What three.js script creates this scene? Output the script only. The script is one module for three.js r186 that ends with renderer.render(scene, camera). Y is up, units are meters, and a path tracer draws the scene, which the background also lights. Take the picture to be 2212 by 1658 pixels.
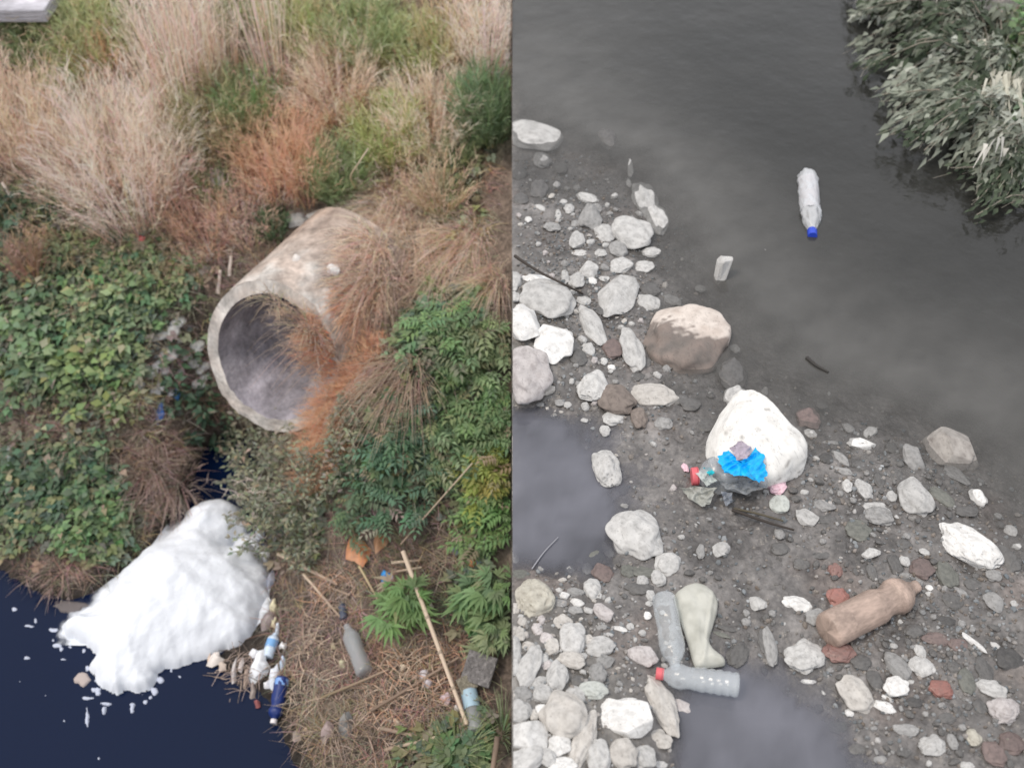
import * as THREE from 'three';
import { mergeGeometries, mergeVertices } from 'three/addons/utils/BufferGeometryUtils.js';
import { RoundedBoxGeometry } from 'three/addons/geometries/RoundedBoxGeometry.js';
import { createNoise3D } from 'simplex-noise';

// ---------------------------------------------------------------- camera, sky, sun, exposure
const scene = new THREE.Scene();
const EYE = new THREE.Vector3(0, 2.5, 0), PITCH = Math.PI / 4, FOV = 40.1;
const camera = new THREE.PerspectiveCamera(FOV, 1024 / 767, 0.05, 200);
camera.position.copy(EYE);
camera.rotation.set(-PITCH, 0, 0);
camera.focus = 3.3; camera.userData.fStop = 1.8;
const renderer = new THREE.WebGLRenderer({ antialias: true });
renderer.setSize(1024, 767);
renderer.shadowMap.enabled = true;
renderer.toneMapping = THREE.LinearToneMapping;
renderer.toneMappingExposure = 1.17;
{ // overcast sky: brighter overhead than at the horizon, faintly blue
  const w = 64, h = 32, d = new Float32Array(w * h * 4);
  for (let j = 0; j < h; j++) {
    const s = Math.sin(((j + 0.5) / h - 0.5) * Math.PI), l = s > 0 ? 0.62 + 0.5 * s : 0.62 + 0.45 * Math.max(s, -1);
    for (let i = 0; i < w; i++) d.set([l * 0.975, l * 0.995, l * 1.045, 1], (j * w + i) * 4);
  }
  const t = new THREE.DataTexture(d, w, h, THREE.RGBAFormat, THREE.FloatType);
  t.mapping = THREE.EquirectangularReflectionMapping; t.magFilter = THREE.LinearFilter; t.needsUpdate = true;
  scene.background = t; scene.environment = t;
}
const sun = new THREE.DirectionalLight(0xfff1de, 1.4);
sun.position.set(-4.2, 8.4, -1.6); sun.target.position.set(0, 0, -3);
sun.castShadow = true; sun.shadow.radius = 34; sun.shadow.mapSize.set(2048, 2048);
Object.assign(sun.shadow.camera, { left: -8, right: 8, top: 8, bottom: -8, near: 0.5, far: 30 });
scene.add(sun, sun.target);

// ---------------------------------------------------------------- numbers, noise, projection
let seed = 7;
const rnd = () => { seed = (seed + 0x6d2b79f5) | 0; let t = Math.imul(seed ^ (seed >>> 15), 1 | seed); t = (t + Math.imul(t ^ (t >>> 7), 61 | t)) ^ t; return ((t ^ (t >>> 14)) >>> 0) / 4294967296; };
const rr = (a, b) => a + (b - a) * rnd(), gauss = () => (rnd() + rnd() + rnd() + rnd() - 2) * 0.87;
const pick = (a) => a[Math.floor(rnd() * a.length)];
const n3 = createNoise3D(rnd);
const fbm = (x, y, z, o = 3) => { let s = 0, a = 1, t = 0; for (let i = 0; i < o; i++) { s += a * n3(x, y, z); t += a; a *= 0.5; x *= 2.03; y *= 2.03; z *= 2.03; } return s / t; };
const clamp = (x, a = 0, b = 1) => Math.min(b, Math.max(a, x)), sm = (a, b, x) => { x = clamp((x - a) / (b - a)); return x * x * (3 - 2 * x); };
const lerp = (a, b, t) => a + (b - a) * t, mixc = (a, b, t) => [lerp(a[0], b[0], t), lerp(a[1], b[1], t), lerp(a[2], b[2], t)];
const lin = (r, g, b) => new THREE.Color().setRGB(r / 255, g / 255, b / 255, THREE.SRGBColorSpace).toArray();
const V = (x, y, z) => new THREE.Vector3(x, y, z);
// measured places: a sight line of the photograph (2211 x 1658) is met with the ground that the thing stands on
const PF = 829 / Math.tan((FOV * Math.PI) / 360), CP = Math.cos(PITCH), SP = Math.sin(PITCH);
const ray = (px, py) => { const a = (px - 1105.5) / PF, b = (829 - py) / PF; return V(a, b * CP - SP, -b * SP - CP); };
const hit = (px, py, y) => { const r = ray(px, py); return EYE.clone().addScaledVector(r, (y - EYE.y) / r.y); };
const depthOf = (p) => -(p.y - EYE.y) * SP - (p.z - EYE.z) * CP;
const mpp = (p) => depthOf(p) / PF;
const project = (x, y, z) => { const dy = y - EYE.y, d = -dy * SP - z * CP; return [1105.5 + (PF * x) / d, 829 - (PF * (dy * CP - z * SP)) / d]; };

function tps(pts) { // smooth surface through measured heights [x, z, y]
  const n = pts.length, N = n + 3, A = Array.from({ length: N }, () => new Float64Array(N + 1));
  const phi = (r2) => (r2 < 1e-12 ? 0 : r2 * Math.log(r2) * 0.5);
  pts.forEach((p, i) => {
    pts.forEach((q, j) => { A[i][j] = phi((p[0] - q[0]) ** 2 + (p[1] - q[1]) ** 2); });
    A[i][i] += 0.004; A[i][n] = 1; A[i][n + 1] = p[0]; A[i][n + 2] = p[1]; A[i][N] = p[2];
    A[n][i] = 1; A[n + 1][i] = p[0]; A[n + 2][i] = p[1];
  });
  for (let c = 0; c < N; c++) {
    let b = c; for (let r = c + 1; r < N; r++) if (Math.abs(A[r][c]) > Math.abs(A[b][c])) b = r;
    [A[c], A[b]] = [A[b], A[c]];
    for (let r = 0; r < N; r++) if (r !== c) { const f = A[r][c] / A[c][c]; if (f) for (let k = c; k <= N; k++) A[r][k] -= f * A[c][k]; }
  }
  const w = A.map((r, i) => r[N] / r[i]);
  return (x, z) => { let s = w[n] + w[n + 1] * x + w[n + 2] * z; for (let i = 0; i < n; i++) s += w[i] * phi((x - pts[i][0]) ** 2 + (z - pts[i][1]) ** 2); return s; };
}

// ---------------------------------------------------------------- naming and small mesh helpers
const taken = new Map();
const numbered = (n) => { const k = taken.get(n) ?? 0; taken.set(n, k + 1); return k ? n + '_' + String(k).padStart(3, '0') : n; };
const tag = (o, label, category, group, kind) => { o.userData = { ...(label && { label }), ...(category && { category }), ...(group && { group }), ...(kind && { kind }) }; return o; };
function base(name, p, label, category, group) { const o = new THREE.Group(); o.name = numbered(name); o.position.copy(p); scene.add(o); return tag(o, label, category, group); }
function mesh(name, geometry, material, parent = scene) {
  const o = new THREE.Mesh(geometry, material); o.name = parent === scene ? numbered(name) : name; o.castShadow = o.receiveShadow = true; parent.add(o); return o;
}
// a collector of small faces with a colour at each corner
class MB {
  constructor() { this.p = []; this.c = []; this.i = []; }
  v(x, y, z, c) { this.p.push(x, y, z); this.c.push(c[0], c[1], c[2]); return this.p.length / 3 - 1; }
  t(a, b, c) { this.i.push(a, b, c); }
  blade(o, d, len, w, sag, c0, c1, seg = 4, out = null) { // a tapering strip that bends over
    const side = V(d.z, 0, -d.x); if (side.lengthSq() < 1e-6) side.set(1, 0, 0); side.normalize().applyAxisAngle(d.clone().normalize(), rr(-1.2, 1.2));
    const h = out || V(d.x, 0, d.z).normalize(); let prev = null; const p = V();
    for (let k = 0; k <= seg; k++) {
      const t = k / seg, q = w * (1 - t * 0.85) * 0.5, c = mixc(c0, c1, t);
      p.copy(o).addScaledVector(d, len * t); p.y -= sag * len * t * t; p.addScaledVector(h, sag * len * 0.5 * t * t);
      const a = this.v(p.x - side.x * q, p.y - side.y * q, p.z - side.z * q, c), b = this.v(p.x + side.x * q, p.y + side.y * q, p.z + side.z * q, c);
      if (prev !== null) { this.t(prev, prev + 1, a); this.t(prev + 1, b, a); }
      prev = a;
    }
    return p;
  }
  leaf(o, d, up, len, w, c, c2 = c) { // folded along its midrib, tip drooping
    const s = V().crossVectors(d, up).normalize(), n = V().crossVectors(s, d).normalize();
    const at = (l, q, h) => [o.x + d.x * l * len + s.x * q * w + n.x * h * len, o.y + d.y * l * len + s.y * q * w + n.y * h * len, o.z + d.z * l * len + s.z * q * w + n.z * h * len];
    const a = this.v(...at(0, 0, 0), c), m = this.v(...at(0.5, 0, 0.05), mixc(c, c2, 0.5)), l = this.v(...at(0.4, -0.5, 0.13), c), r = this.v(...at(0.4, 0.5, 0.13), c), t = this.v(...at(1, 0, -0.1), c2);
    this.t(a, m, l); this.t(l, m, t); this.t(a, r, m); this.t(r, t, m);
  }
  tube(pts, r0, r1, c0, c1, n = 5) {
    const cv = pts.length > 2 ? new THREE.CatmullRomCurve3(pts) : new THREE.LineCurve3(pts[0], pts[1]), seg = Math.max(3, pts.length * 3), fr = cv.computeFrenetFrames(seg, false);
    let prev = -1;
    for (let k = 0; k <= seg; k++) {
      const t = k / seg, p = cv.getPointAt(t), r = lerp(r0, r1, t), c = mixc(c0, c1, t), start = this.p.length / 3;
      for (let j = 0; j < n; j++) { const a = (j / n) * 6.2832, x = Math.cos(a) * r, y = Math.sin(a) * r, N = fr.normals[k], B = fr.binormals[k]; this.v(p.x + N.x * x + B.x * y, p.y + N.y * x + B.y * y, p.z + N.z * x + B.z * y, c); }
      if (prev >= 0) for (let j = 0; j < n; j++) { const a = prev + j, b = prev + ((j + 1) % n), e = start + j, f = start + ((j + 1) % n); this.t(a, b, e); this.t(b, f, e); }
      if (k === 0 || k === seg) { const m = this.v(p.x, p.y, p.z, c); for (let j = 0; j < n; j++) this.t(m, start + j, start + ((j + 1) % n)); }
      prev = start;
    }
  }
  // the left-hand bank ends at x = 0 and the riverbed begins there: nothing grows through that face
  geo(origin, side) {
    const p = this.p, ox = origin ? origin.x : 0; let i = this.i;
    if (side) { const ok = (k) => (side < 0 ? p[k * 3] + ox < -0.003 : p[k * 3] + ox > 0.003); const keep = []; for (let k = 0; k < i.length; k += 3) if (ok(i[k]) && ok(i[k + 1]) && ok(i[k + 2])) keep.push(i[k], i[k + 1], i[k + 2]); i = keep; }
    const g = new THREE.BufferGeometry();
    g.setAttribute('position', new THREE.Float32BufferAttribute(p, 3)); g.setAttribute('color', new THREE.Float32BufferAttribute(this.c, 3)); g.setIndex(i); g.computeVertexNormals();
    return g;
  }
  build(name, material, parent, side = 0) {
    const g = this.geo(parent === scene ? null : parent.getWorldPosition(V()), side);
    return g.index.count ? mesh(name, g, material, parent) : null;
  }
}

// ---------------------------------------------------------------- materials
function noiseTexture(size, fn, srgb) {
  const d = new Uint8Array(size * size * 4);
  for (let y = 0; y < size; y++) for (let x = 0; x < size; x++) {
    const a = (x / size) * 6.2832, b = (y / size) * 6.2832, c = fn(Math.cos(a), Math.sin(a), Math.cos(b), Math.sin(b), x / size, y / size), q = Array.isArray(c) ? c : [c, c, c];
    d.set([clamp(q[0]) * 255, clamp(q[1]) * 255, clamp(q[2]) * 255, 255], (y * size + x) * 4);
  }
  const t = new THREE.DataTexture(d, size, size); t.wrapS = t.wrapT = THREE.RepeatWrapping; t.magFilter = THREE.LinearFilter; if (srgb) t.colorSpace = THREE.SRGBColorSpace; t.needsUpdate = true; return t;
}
const lattice = (() => { const t = new Float32Array(65536); for (let k = 0; k < 65536; k++) t[k] = rnd() * 2 - 1; return t; })();
function vnoise(u, v, n, k) { // value noise on an n x n lattice that wraps
  const x = u * n, y = v * n, i = Math.floor(x), j = Math.floor(y), f = x - i, g = y - j, s = f * f * (3 - 2 * f), t = g * g * (3 - 2 * g), at = (a, b) => lattice[((((a % n) + n) % n) * 257 + (((b % n) + n) % n) * 8191 + k * 977) & 65535];
  return lerp(lerp(at(i, j), at(i + 1, j), s), lerp(at(i, j + 1), at(i + 1, j + 1), s), t);
}
const tor = (a, b, c, d, u, v, n, o, k = 0) => { let s = 0, q = 1, t = 0; for (let m = 0; m < o; m++) { s += q * vnoise(u, v, n, k + m); t += q; q *= 0.55; n *= 2; } return s / t; };
const roughTex = noiseTexture(512, (a, b, c, d, u, v) => 0.5 + 0.6 * tor(a, b, c, d, u, v, 8, 5));
const speckTex = noiseTexture(512, (a, b, c, d, u, v) => { const s = tor(a, b, c, d, u, v, 10, 4, 5), f = tor(a, b, c, d, u, v, 48, 2, 9); return 0.94 + 0.08 * s - 0.12 * sm(0.3, 0.75, f) - 0.06 * sm(0.2, 0.6, s); }, true);
const gritTex = noiseTexture(512, (a, b, c, d, u, v) => { const f = tor(a, b, c, d, u, v, 60, 3, 2), s = tor(a, b, c, d, u, v, 6, 4, 7); return 0.74 + 0.24 * f + 0.2 * s; }, true);
const mudTex = noiseTexture(512, (a, b, c, d, u, v) => 0.8 + 0.1 * tor(a, b, c, d, u, v, 60, 3, 3) + 0.22 * tor(a, b, c, d, u, v, 7, 4, 8), true);
const fine = (t, k) => { const c = t.clone(); c.repeat.set(k, k); c.needsUpdate = true; return c; };
const std = (o) => new THREE.MeshStandardMaterial({ side: THREE.DoubleSide, roughness: 0.9, ...o });
const phys = (o) => new THREE.MeshPhysicalMaterial({ side: THREE.DoubleSide, ...o });
const M = {
  soil: std({ vertexColors: true, roughness: 0.97, map: fine(gritTex, 1.6), bumpMap: fine(roughTex, 1.6), bumpScale: 0.03 }),
  bed: std({ vertexColors: true, roughness: 0.36, map: fine(mudTex, 2.2), bumpMap: fine(roughTex, 3), bumpScale: 0.012 }),
  leaf: phys({ vertexColors: true, roughness: 0.7, transmission: 0.4, thickness: 0, specularIntensity: 0.5 }),
  dry: phys({ vertexColors: true, roughness: 0.95, transmission: 0.42, thickness: 0, specularIntensity: 0.2 }),
  wood: std({ vertexColors: true, roughness: 0.85 }),
  stone: std({ vertexColors: true, roughness: 0.92, map: fine(speckTex, 5), bumpMap: fine(roughTex, 5), bumpScale: 0.0025 }),
  wet: std({ vertexColors: true, roughness: 0.55, map: fine(speckTex, 5), bumpMap: fine(roughTex, 5), bumpScale: 0.0025 }),
  concrete: std({ vertexColors: true, roughness: 0.95, map: fine(mudTex, 1.5), bumpMap: fine(roughTex, 3), bumpScale: 0.008 }),
  foam: phys({ color: new THREE.Color().setRGB(0.87, 0.91, 0.98), roughness: 1, transmission: 0.12, thickness: 0, specularIntensity: 0.1, bumpMap: fine(roughTex, 7), bumpScale: 0.0015 }),
  fleck: std({ color: new THREE.Color().setRGB(0.5, 0.54, 0.66), roughness: 0.9 }),
  ink: phys({ color: new THREE.Color().setRGB(0.003, 0.009, 0.034), roughness: 0.1, specularIntensity: 0.36, bumpMap: fine(roughTex, 0.5), bumpScale: 0.004 }),
  pet: phys({ color: new THREE.Color().setRGB(0.92, 0.95, 0.97), roughness: 0.2, transmission: 0.78, thickness: 0, specularIntensity: 1 }),
  petGrey: phys({ color: new THREE.Color().setRGB(0.74, 0.77, 0.8), roughness: 0.22, transmission: 0.7, thickness: 0 }),
  plastic: std({ vertexColors: true, roughness: 0.45 }),
  film: phys({ vertexColors: true, roughness: 0.5, transmission: 0.25, thickness: 0 }),
};
const paint = (r, g, b, rough = 0.45) => std({ color: new THREE.Color().setRGB(...lin(r, g, b)), roughness: rough });

// ---------------------------------------------------------------- the bank with the sewer pipe (x < 0)
const YL = -1.7, S = 0.84;                                  // level of the black pool, scale of the measured heights
const bankPts = [
  [-250, 1190, 0], [0, 1232, 0], [0, 1000, 0.33], [0, 800, 0.65], [0, 600, 0.97], [0, 400, 1.31], [0, 200, 1.65], [0, 0, 2.0],
  [180, 1290, 0], [200, 1100, 0.25], [200, 900, 0.5], [200, 700, 0.82], [200, 400, 1.31], [200, 0, 2.02], [330, 1140, 0.05], [380, 1000, 0.22], [380, 880, 0.48], [380, 750, 0.68], [420, 600, 0.95], [450, 400, 1.3], [450, 150, 1.72], [450, 0, 2.02],
  [-100, 1500, -0.3], [200, 1500, -0.32], [400, 1600, -0.3], [400, 1350, -0.25], [470, 1150, -0.2], [200, 1800, -0.3],
  [610, 1150, 0.12], [600, 1300, 0.03], [600, 1450, 0.02], [625, 1620, 0.0], [690, 1760, 0.0], [552, 1440, 0.012], [505, 1450, 0.0], [465, 1432, 0.004], [540, 1520, -0.03], [420, 1470, -0.06],
  [700, 1300, 0.17], [700, 1500, 0.13], [800, 1650, 0.15], [900, 1400, 0.26], [1100, 1650, 0.2], [1100, 1400, 0.34], [1100, 1200, 0.5], [900, 1200, 0.42], [750, 1150, 0.34], [660, 1050, 0.34],
  [670, 940, 0.48], [800, 1000, 0.6], [1000, 1000, 0.72], [1100, 1000, 0.8], [800, 800, 0.86], [1000, 800, 0.98], [1100, 800, 1.0], [720, 760, 0.82], [850, 600, 1.1], [1100, 600, 1.25], [800, 450, 1.3], [700, 430, 1.28], [1100, 400, 1.48], [900, 300, 1.52], [700, 200, 1.65], [1100, 200, 1.72], [800, 0, 2.02], [1100, 0, 2.02],
].map(([px, py, h]) => { const p = hit(px, py, YL + h * S); return [p.x, p.z, h]; });
bankPts.push([-6, -3, 0], [-6, -5.3, 2], [-6, -1, -0.3], [-3, 1, -0.3], [-0.6, 1, -0.05], [0, -9, 2.2], [-4, -9, 2.2], [-8, -9, 2.2]);
const bankRaw = tps(bankPts);
// the pipe: its axis, its mouth and the trench that it lies in
const PC = V(-1.128, -0.902, -3.57), PA = V(-0.52474, -0.08822, 0.84668).normalize(), PS = V(0, 1, 0).cross(PA).normalize(), PU = PA.clone().cross(PS), PR = 0.357, PI_ = 0.297;
const chan = [hit(497, 985, YL), hit(480, 1040, YL), hit(455, 1120, YL), hit(420, 1250, YL)];
const segDist = (x, z, a, b) => { const dx = b.x - a.x, dz = b.z - a.z, t = clamp(((x - a.x) * dx + (z - a.z) * dz) / (dx * dx + dz * dz)); return Math.hypot(x - a.x - dx * t, z - a.z - dz * t); };
function bankH(x, z) {
  let h = clamp(bankRaw(x, z), -0.4, 2.25) * S;
  h += 0.035 * fbm(x * 2.1, 0.3, z * 2.1, 3) * sm(-0.1, 0.2, h) + 0.012 * fbm(x * 9, 2, z * 9, 2);
  let d = 9; for (let k = 0; k < 3; k++) d = Math.min(d, segDist(x, z, chan[k], chan[k + 1]));
  h = Math.min(h, -0.12 + 2.3 * Math.max(0, d - 0.1));
  const qx = x - PC.x, qz = z - PC.z, along = -(qx * PA.x + qz * PA.z), across = Math.abs(qx * PS.x + qz * PS.z);
  if (along > -0.28 && along < 0.6) { const floor = PC.y - PR - 0.03 - YL + along * 0.104; h = Math.min(h, floor + 3.2 * Math.max(0, across - PR * 0.86) + (along < 0 ? 0.1 : 0) * 0); }
  const sx = qx * PS.x + qz * PS.z; h += 0.3 * Math.exp(-(((sx - 0.66) / 0.24) ** 2) - (((along - 0.1) / 0.42) ** 2)) * sm(0.28, 0.42, sx);
  return YL + h;
}
function pipeTop(x, z) { const qx = x - PC.x, qz = z - PC.z, al = qx * PA.x + qz * PA.z, ac = qx * PS.x + qz * PS.z; return al < -0.02 && al > -0.66 && Math.abs(ac) < PR ? PC.y + al * -0.104 * -1 * -1 + Math.sqrt(PR * PR - ac * ac) : -9; }
const surfH = (x, z) => Math.max(bankH(x, z), pipeTop(x, z));
function meet(px, py, f, y0, y1) { // where a sight line meets uneven ground
  const r = ray(px, py); let a = (y1 - EYE.y) / r.y; const b = (y0 - EYE.y) / r.y, st = (b - a) / 160; let p = V();
  for (; a <= b; a += st) { p.copy(EYE).addScaledVector(r, a); if (p.y <= f(p.x, p.z)) break; }
  for (let k = 0, s = st / 2; k < 12; k++, s /= 2) { p.copy(EYE).addScaledVector(r, a); a += p.y <= f(p.x, p.z) ? -s : s; }
  return p;
}
const land = (px, py) => meet(px, py, bankH, YL - 0.4, 0.35), surf = (px, py) => meet(px, py, surfH, YL - 0.4, 0.35);
function sheet(xs, zs, f, colour) {
  const g = new THREE.BufferGeometry(), p = [], c = [], u = [], ix = [], n = xs.length;
  zs.forEach((z) => xs.forEach((x) => { const y = f(x, z); p.push(x, y, z); c.push(...colour(x, y, z)); u.push(x, z); }));
  for (let j = 0; j < zs.length - 1; j++) for (let i = 0; i < n - 1; i++) { const a = j * n + i; ix.push(a, a + n, a + 1, a + 1, a + n, a + n + 1); }
  g.setAttribute('position', new THREE.Float32BufferAttribute(p, 3)); g.setAttribute('color', new THREE.Float32BufferAttribute(c, 3)); g.setAttribute('uv', new THREE.Float32BufferAttribute(u, 2)); g.setIndex(ix); g.computeVertexNormals(); return g;
}
const steps = (...parts) => { const o = []; parts.forEach(([a, b, n], k) => { for (let i = k ? 1 : 0; i <= n; i++) o.push(lerp(a, b, i / n)); }); return o; };
// what grows where: patches measured in the photograph, as ground patches
const C = {
  straw: lin(240, 219, 201), pale: lin(247, 233, 222), peach: lin(240, 206, 180), rust: lin(220, 174, 146), hay: lin(228, 204, 182), dull: lin(190, 170, 156), brown: lin(164, 145, 132), mauve: lin(200, 180, 174),
  lime: lin(206, 212, 160), green: lin(176, 188, 146), leaf: lin(128, 152, 116), deep: lin(94, 120, 96), olive: lin(172, 166, 130), yellow: lin(186, 184, 108), grey: lin(150, 154, 134), bright: lin(142, 174, 120), soil: lin(160, 144, 132), dark: lin(98, 88, 81),
};
const patches = [ // px, py, rx, ry, colour
  [90, 260, 90, 110, C.hay], [280, 300, 160, 120, C.straw], [430, 110, 130, 110, C.straw], [735, 160, 80, 80, C.peach], [600, 320, 90, 110, C.peach], [920, 230, 100, 80, C.straw], [1050, 80, 70, 80, C.straw], [500, 500, 110, 90, C.mauve], [470, 480, 60, 60, C.rust], [880, 480, 160, 120, C.hay], [1000, 560, 100, 80, C.hay],
  [90, 60, 60, 50, C.green], [200, 60, 80, 50, C.lime], [490, 230, 90, 60, C.olive], [740, 360, 60, 70, C.green], [840, 300, 60, 60, C.lime], [800, 110, 110, 70, C.lime], [1060, 230, 60, 100, C.green], [960, 430, 60, 80, C.green], [250, 130, 60, 50, C.peach],
  [180, 700, 220, 160, C.leaf], [330, 600, 100, 60, C.green], [100, 1050, 130, 130, C.deep], [230, 1160, 60, 60, C.leaf], [70, 480, 60, 80, C.deep], [70, 560, 40, 70, C.rust], [380, 780, 70, 80, C.mauve], [350, 1000, 60, 90, C.brown], [90, 930, 90, 50, C.brown], [120, 1240, 100, 40, C.brown],
  [680, 740, 60, 140, C.rust], [780, 780, 90, 110, C.dull], [960, 740, 110, 110, C.leaf], [1040, 1000, 80, 150, C.leaf], [840, 980, 120, 100, C.leaf], [620, 1060, 90, 120, C.grey], [850, 1120, 100, 60, C.dark], [680, 1450, 100, 160, C.soil], [880, 1480, 110, 90, C.brown], [1060, 1300, 60, 90, C.leaf], [700, 1600, 90, 80, C.olive], [980, 1620, 90, 50, C.leaf],
];
const patchColour = (x, y, z, flat = 0.25) => { const [px, py] = project(x, y, z); let w = flat, c = C.brown.map((q) => q * flat); for (const [a, b, rx, ry, q] of patches) { const e = Math.exp(-2.2 * (((px - a) / rx) ** 2 + ((py - b) / ry) ** 2)); w += e; c = c.map((v, k) => v + q[k] * e); } return c.map((v) => v / w); };
{
  const xs = steps([-30, -7, 12], [-7, -2.9, 40], [-2.9, 0, 150]), zs = steps([-45, -9, 12], [-9, -6, 30], [-6, -1.5, 210], [-1.5, 3, 20]);
  const bank = mesh('bank_ground', sheet(xs, zs, bankH, (x, y, z) => {
    const n = fbm(x * 3, 1, z * 3, 4), wet = sm(0.09, 0.0, y - YL), hi = sm(0.7, 1.3, y - YL), c = mixc(mixc(C.soil, patchColour(x, y, z), 0.4 + 0.35 * hi), C.dark, clamp(0.3 - 0.25 * hi + 0.5 * n));
    return mixc(c, C.dark.map((v) => v * 0.45), wet);
  }), M.soil);
  tag(bank, 'sloping earth bank with dry grass and litter above the black pool', null, null, 'structure');
  const pool = new THREE.PlaneGeometry(30, 40).rotateX(-Math.PI / 2).translate(-15.002, YL, -12); pool.attributes.uv.array.forEach((v, i, a) => { a[i] = v * 30; });
  tag(mesh('water', pool, M.ink), 'still inky dark blue water of the polluted pool below the pipe', null, null, 'structure');
}
{ // the concrete pipe, its mouth cut aslant so that the invert runs out further than the crown
  const pipe = base('concrete_pipe', PC, 'broken concrete sewer pipe sticking out of the overgrown bank', 'pipe');
  const NT = 96, lip = (th, r) => r * (-0.45 * Math.sin(th) - 0.15 * Math.cos(th)) + 0.014 * fbm(Math.cos(th) * 2, Math.sin(th) * 2, 3, 4) + 0.006 * fbm(Math.cos(th) * 9, Math.sin(th) * 9, 8, 3);
  const P = (th, r, t) => V().addScaledVector(PS, Math.cos(th) * r).addScaledVector(PU, Math.sin(th) * r).addScaledVector(PA, t);
  const skin = (rOf, t0, t1, n, col, flipUv) => {
    const g = new THREE.BufferGeometry(), p = [], c = [], u = [], ix = [];
    for (let k = 0; k <= n; k++) for (let j = 0; j <= NT; j++) {
      const th = (j / NT) * Math.PI * 2, a = lerp(t0(th), t1(th), k / n), r = rOf(th, a, k / n), q = P(th, r, a); p.push(q.x, q.y, q.z); c.push(...col(th, a, k / n, q)); u.push((j / NT) * 2, a + (flipUv ? r : 0));
      if (k < n && j < NT) { const s = k * (NT + 1) + j; ix.push(s, s + 1, s + NT + 1, s + 1, s + NT + 2, s + NT + 1); }
    }
    g.setAttribute('position', new THREE.Float32BufferAttribute(p, 3)); g.setAttribute('color', new THREE.Float32BufferAttribute(c, 3)); g.setAttribute('uv', new THREE.Float32BufferAttribute(u, 2)); g.setIndex(ix); g.computeVertexNormals(); return g;
  };
  const wall = lin(234, 220, 210), pale = lin(252, 246, 240), dirt = lin(196, 174, 160), grey = lin(214, 208, 214), damp = lin(160, 154, 162);
  mesh('barrel', skin((th, a) => PR + 0.006 * fbm(Math.cos(th) * 3, Math.sin(th) * 3, a * 4, 3) - 0.02 * sm(-0.12, -0.16, a - lip(th, PR)) * 0, (th) => lip(th, PR), () => -0.72, 40,
    (th, a, k, q) => { const n = fbm(q.x * 5, q.y * 5, q.z * 5, 4), m = fbm(q.x * 14, q.y * 14, q.z * 14, 3), far = sm(0.15, 0.6, -a); return mixc(mixc(mixc(pale, wall, sm(-0.3, 0.3, n + far)), dirt, clamp(0.1 + 0.75 * far + 0.5 * n)), C.dark, 0.4 * sm(0.2, 0.55, m)); }), M.concrete, pipe);
  mesh('rim', skin((th, a, k) => lerp(PI_, PR, k) + (k > 0.1 && k < 0.9 ? 0.004 * n3(Math.cos(th) * 12, Math.sin(th) * 12, k * 3) : 0), (th) => lip(th, PI_), (th) => lip(th, PR), 6, (th, a, k, q) => mixc(pale, wall, clamp(0.3 + 0.9 * fbm(q.x * 7, q.y * 7, q.z * 7, 3))), true), M.concrete, pipe);
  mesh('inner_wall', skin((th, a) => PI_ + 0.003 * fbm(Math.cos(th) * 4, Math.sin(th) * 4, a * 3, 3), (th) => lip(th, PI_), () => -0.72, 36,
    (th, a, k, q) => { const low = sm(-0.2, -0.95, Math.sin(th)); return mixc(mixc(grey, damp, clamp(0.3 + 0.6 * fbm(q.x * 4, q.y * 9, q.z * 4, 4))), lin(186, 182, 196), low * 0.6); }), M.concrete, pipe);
  // strands of dried slime hanging from the crown
  const b = new MB(); for (let k = 0; k < 9; k++) { const th = 1.62 + rr(-0.09, 0.09), s = P(th, PI_ * 0.99, lip(th, PI_) - 0.004); b.blade(s, V(rr(-0.2, 0.2), -1, rr(-0.2, 0.2)).normalize(), rr(0.03, 0.085), 0.014, 0, wall, dirt, 3); }
  b.build('hanging_strands', M.dry, pipe);
}

// ---------------------------------------------------------------- the gravel riverbed (x > 0)
const bedRaw = tps([
  [1300, 100, -0.16], [1700, 100, -0.25], [1150, 100, -0.13], [1150, 250, -0.06], [1500, 300, -0.2], [1800, 450, -0.25], [2100, 450, -0.25], [2200, 700, -0.2], [1700, 650, -0.12], [1900, 800, -0.1], [1560, 640, -0.06], [2150, 900, -0.09], [2000, 900, -0.05], [1400, 360, -0.07],
  [1150, 420, -0.005], [1250, 450, 0.0], [1380, 470, -0.01], [1300, 560, 0.012], [1150, 600, 0.03], [1150, 700, 0.05], [1250, 700, 0.02], [1400, 690, 0.0], [1500, 780, -0.02], [1130, 810, 0.04], [1300, 850, 0.012], [1400, 870, 0.005],
  [1130, 940, -0.04], [1180, 1100, -0.06], [1230, 1200, -0.035], [1290, 1000, -0.012], [1400, 950, 0.004], [1450, 1050, 0.006], [1500, 1200, 0.004], [1350, 1200, 0.004], [1300, 1300, 0.012], [1180, 1280, 0.03],
  [1150, 1400, 0.06], [1250, 1450, 0.05], [1150, 1600, 0.08], [1350, 1550, 0.05], [1400, 1640, 0.03], [1400, 1350, 0.006], [1600, 1560, -0.05], [1550, 1645, -0.06], [1700, 1610, -0.045], [1490, 1530, -0.02], [1720, 1510, -0.012], [1600, 1400, 0.004],
  [1750, 1000, 0.002], [1650, 900, -0.01], [1900, 1100, 0.008], [2050, 1100, 0.004], [2200, 1150, -0.02], [1650, 1250, 0.003], [1800, 1350, 0.008], [2000, 1300, 0.014], [2150, 1300, 0.014], [2000, 1500, 0.014], [2200, 1550, 0.02], [1850, 1610, -0.004], [2350, 1300, 0.02],
].map(([px, py, h]) => { const p = hit(px, py, h); return [p.x, p.z, h]; }).concat([[0, 1, 0.05], [1.2, 1, 0.03], [3, -1, 0.05], [5, -2, 0.3], [0.5, -9, -0.3], [3, -9, -0.3], [4, -4, -0.1]]));
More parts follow.
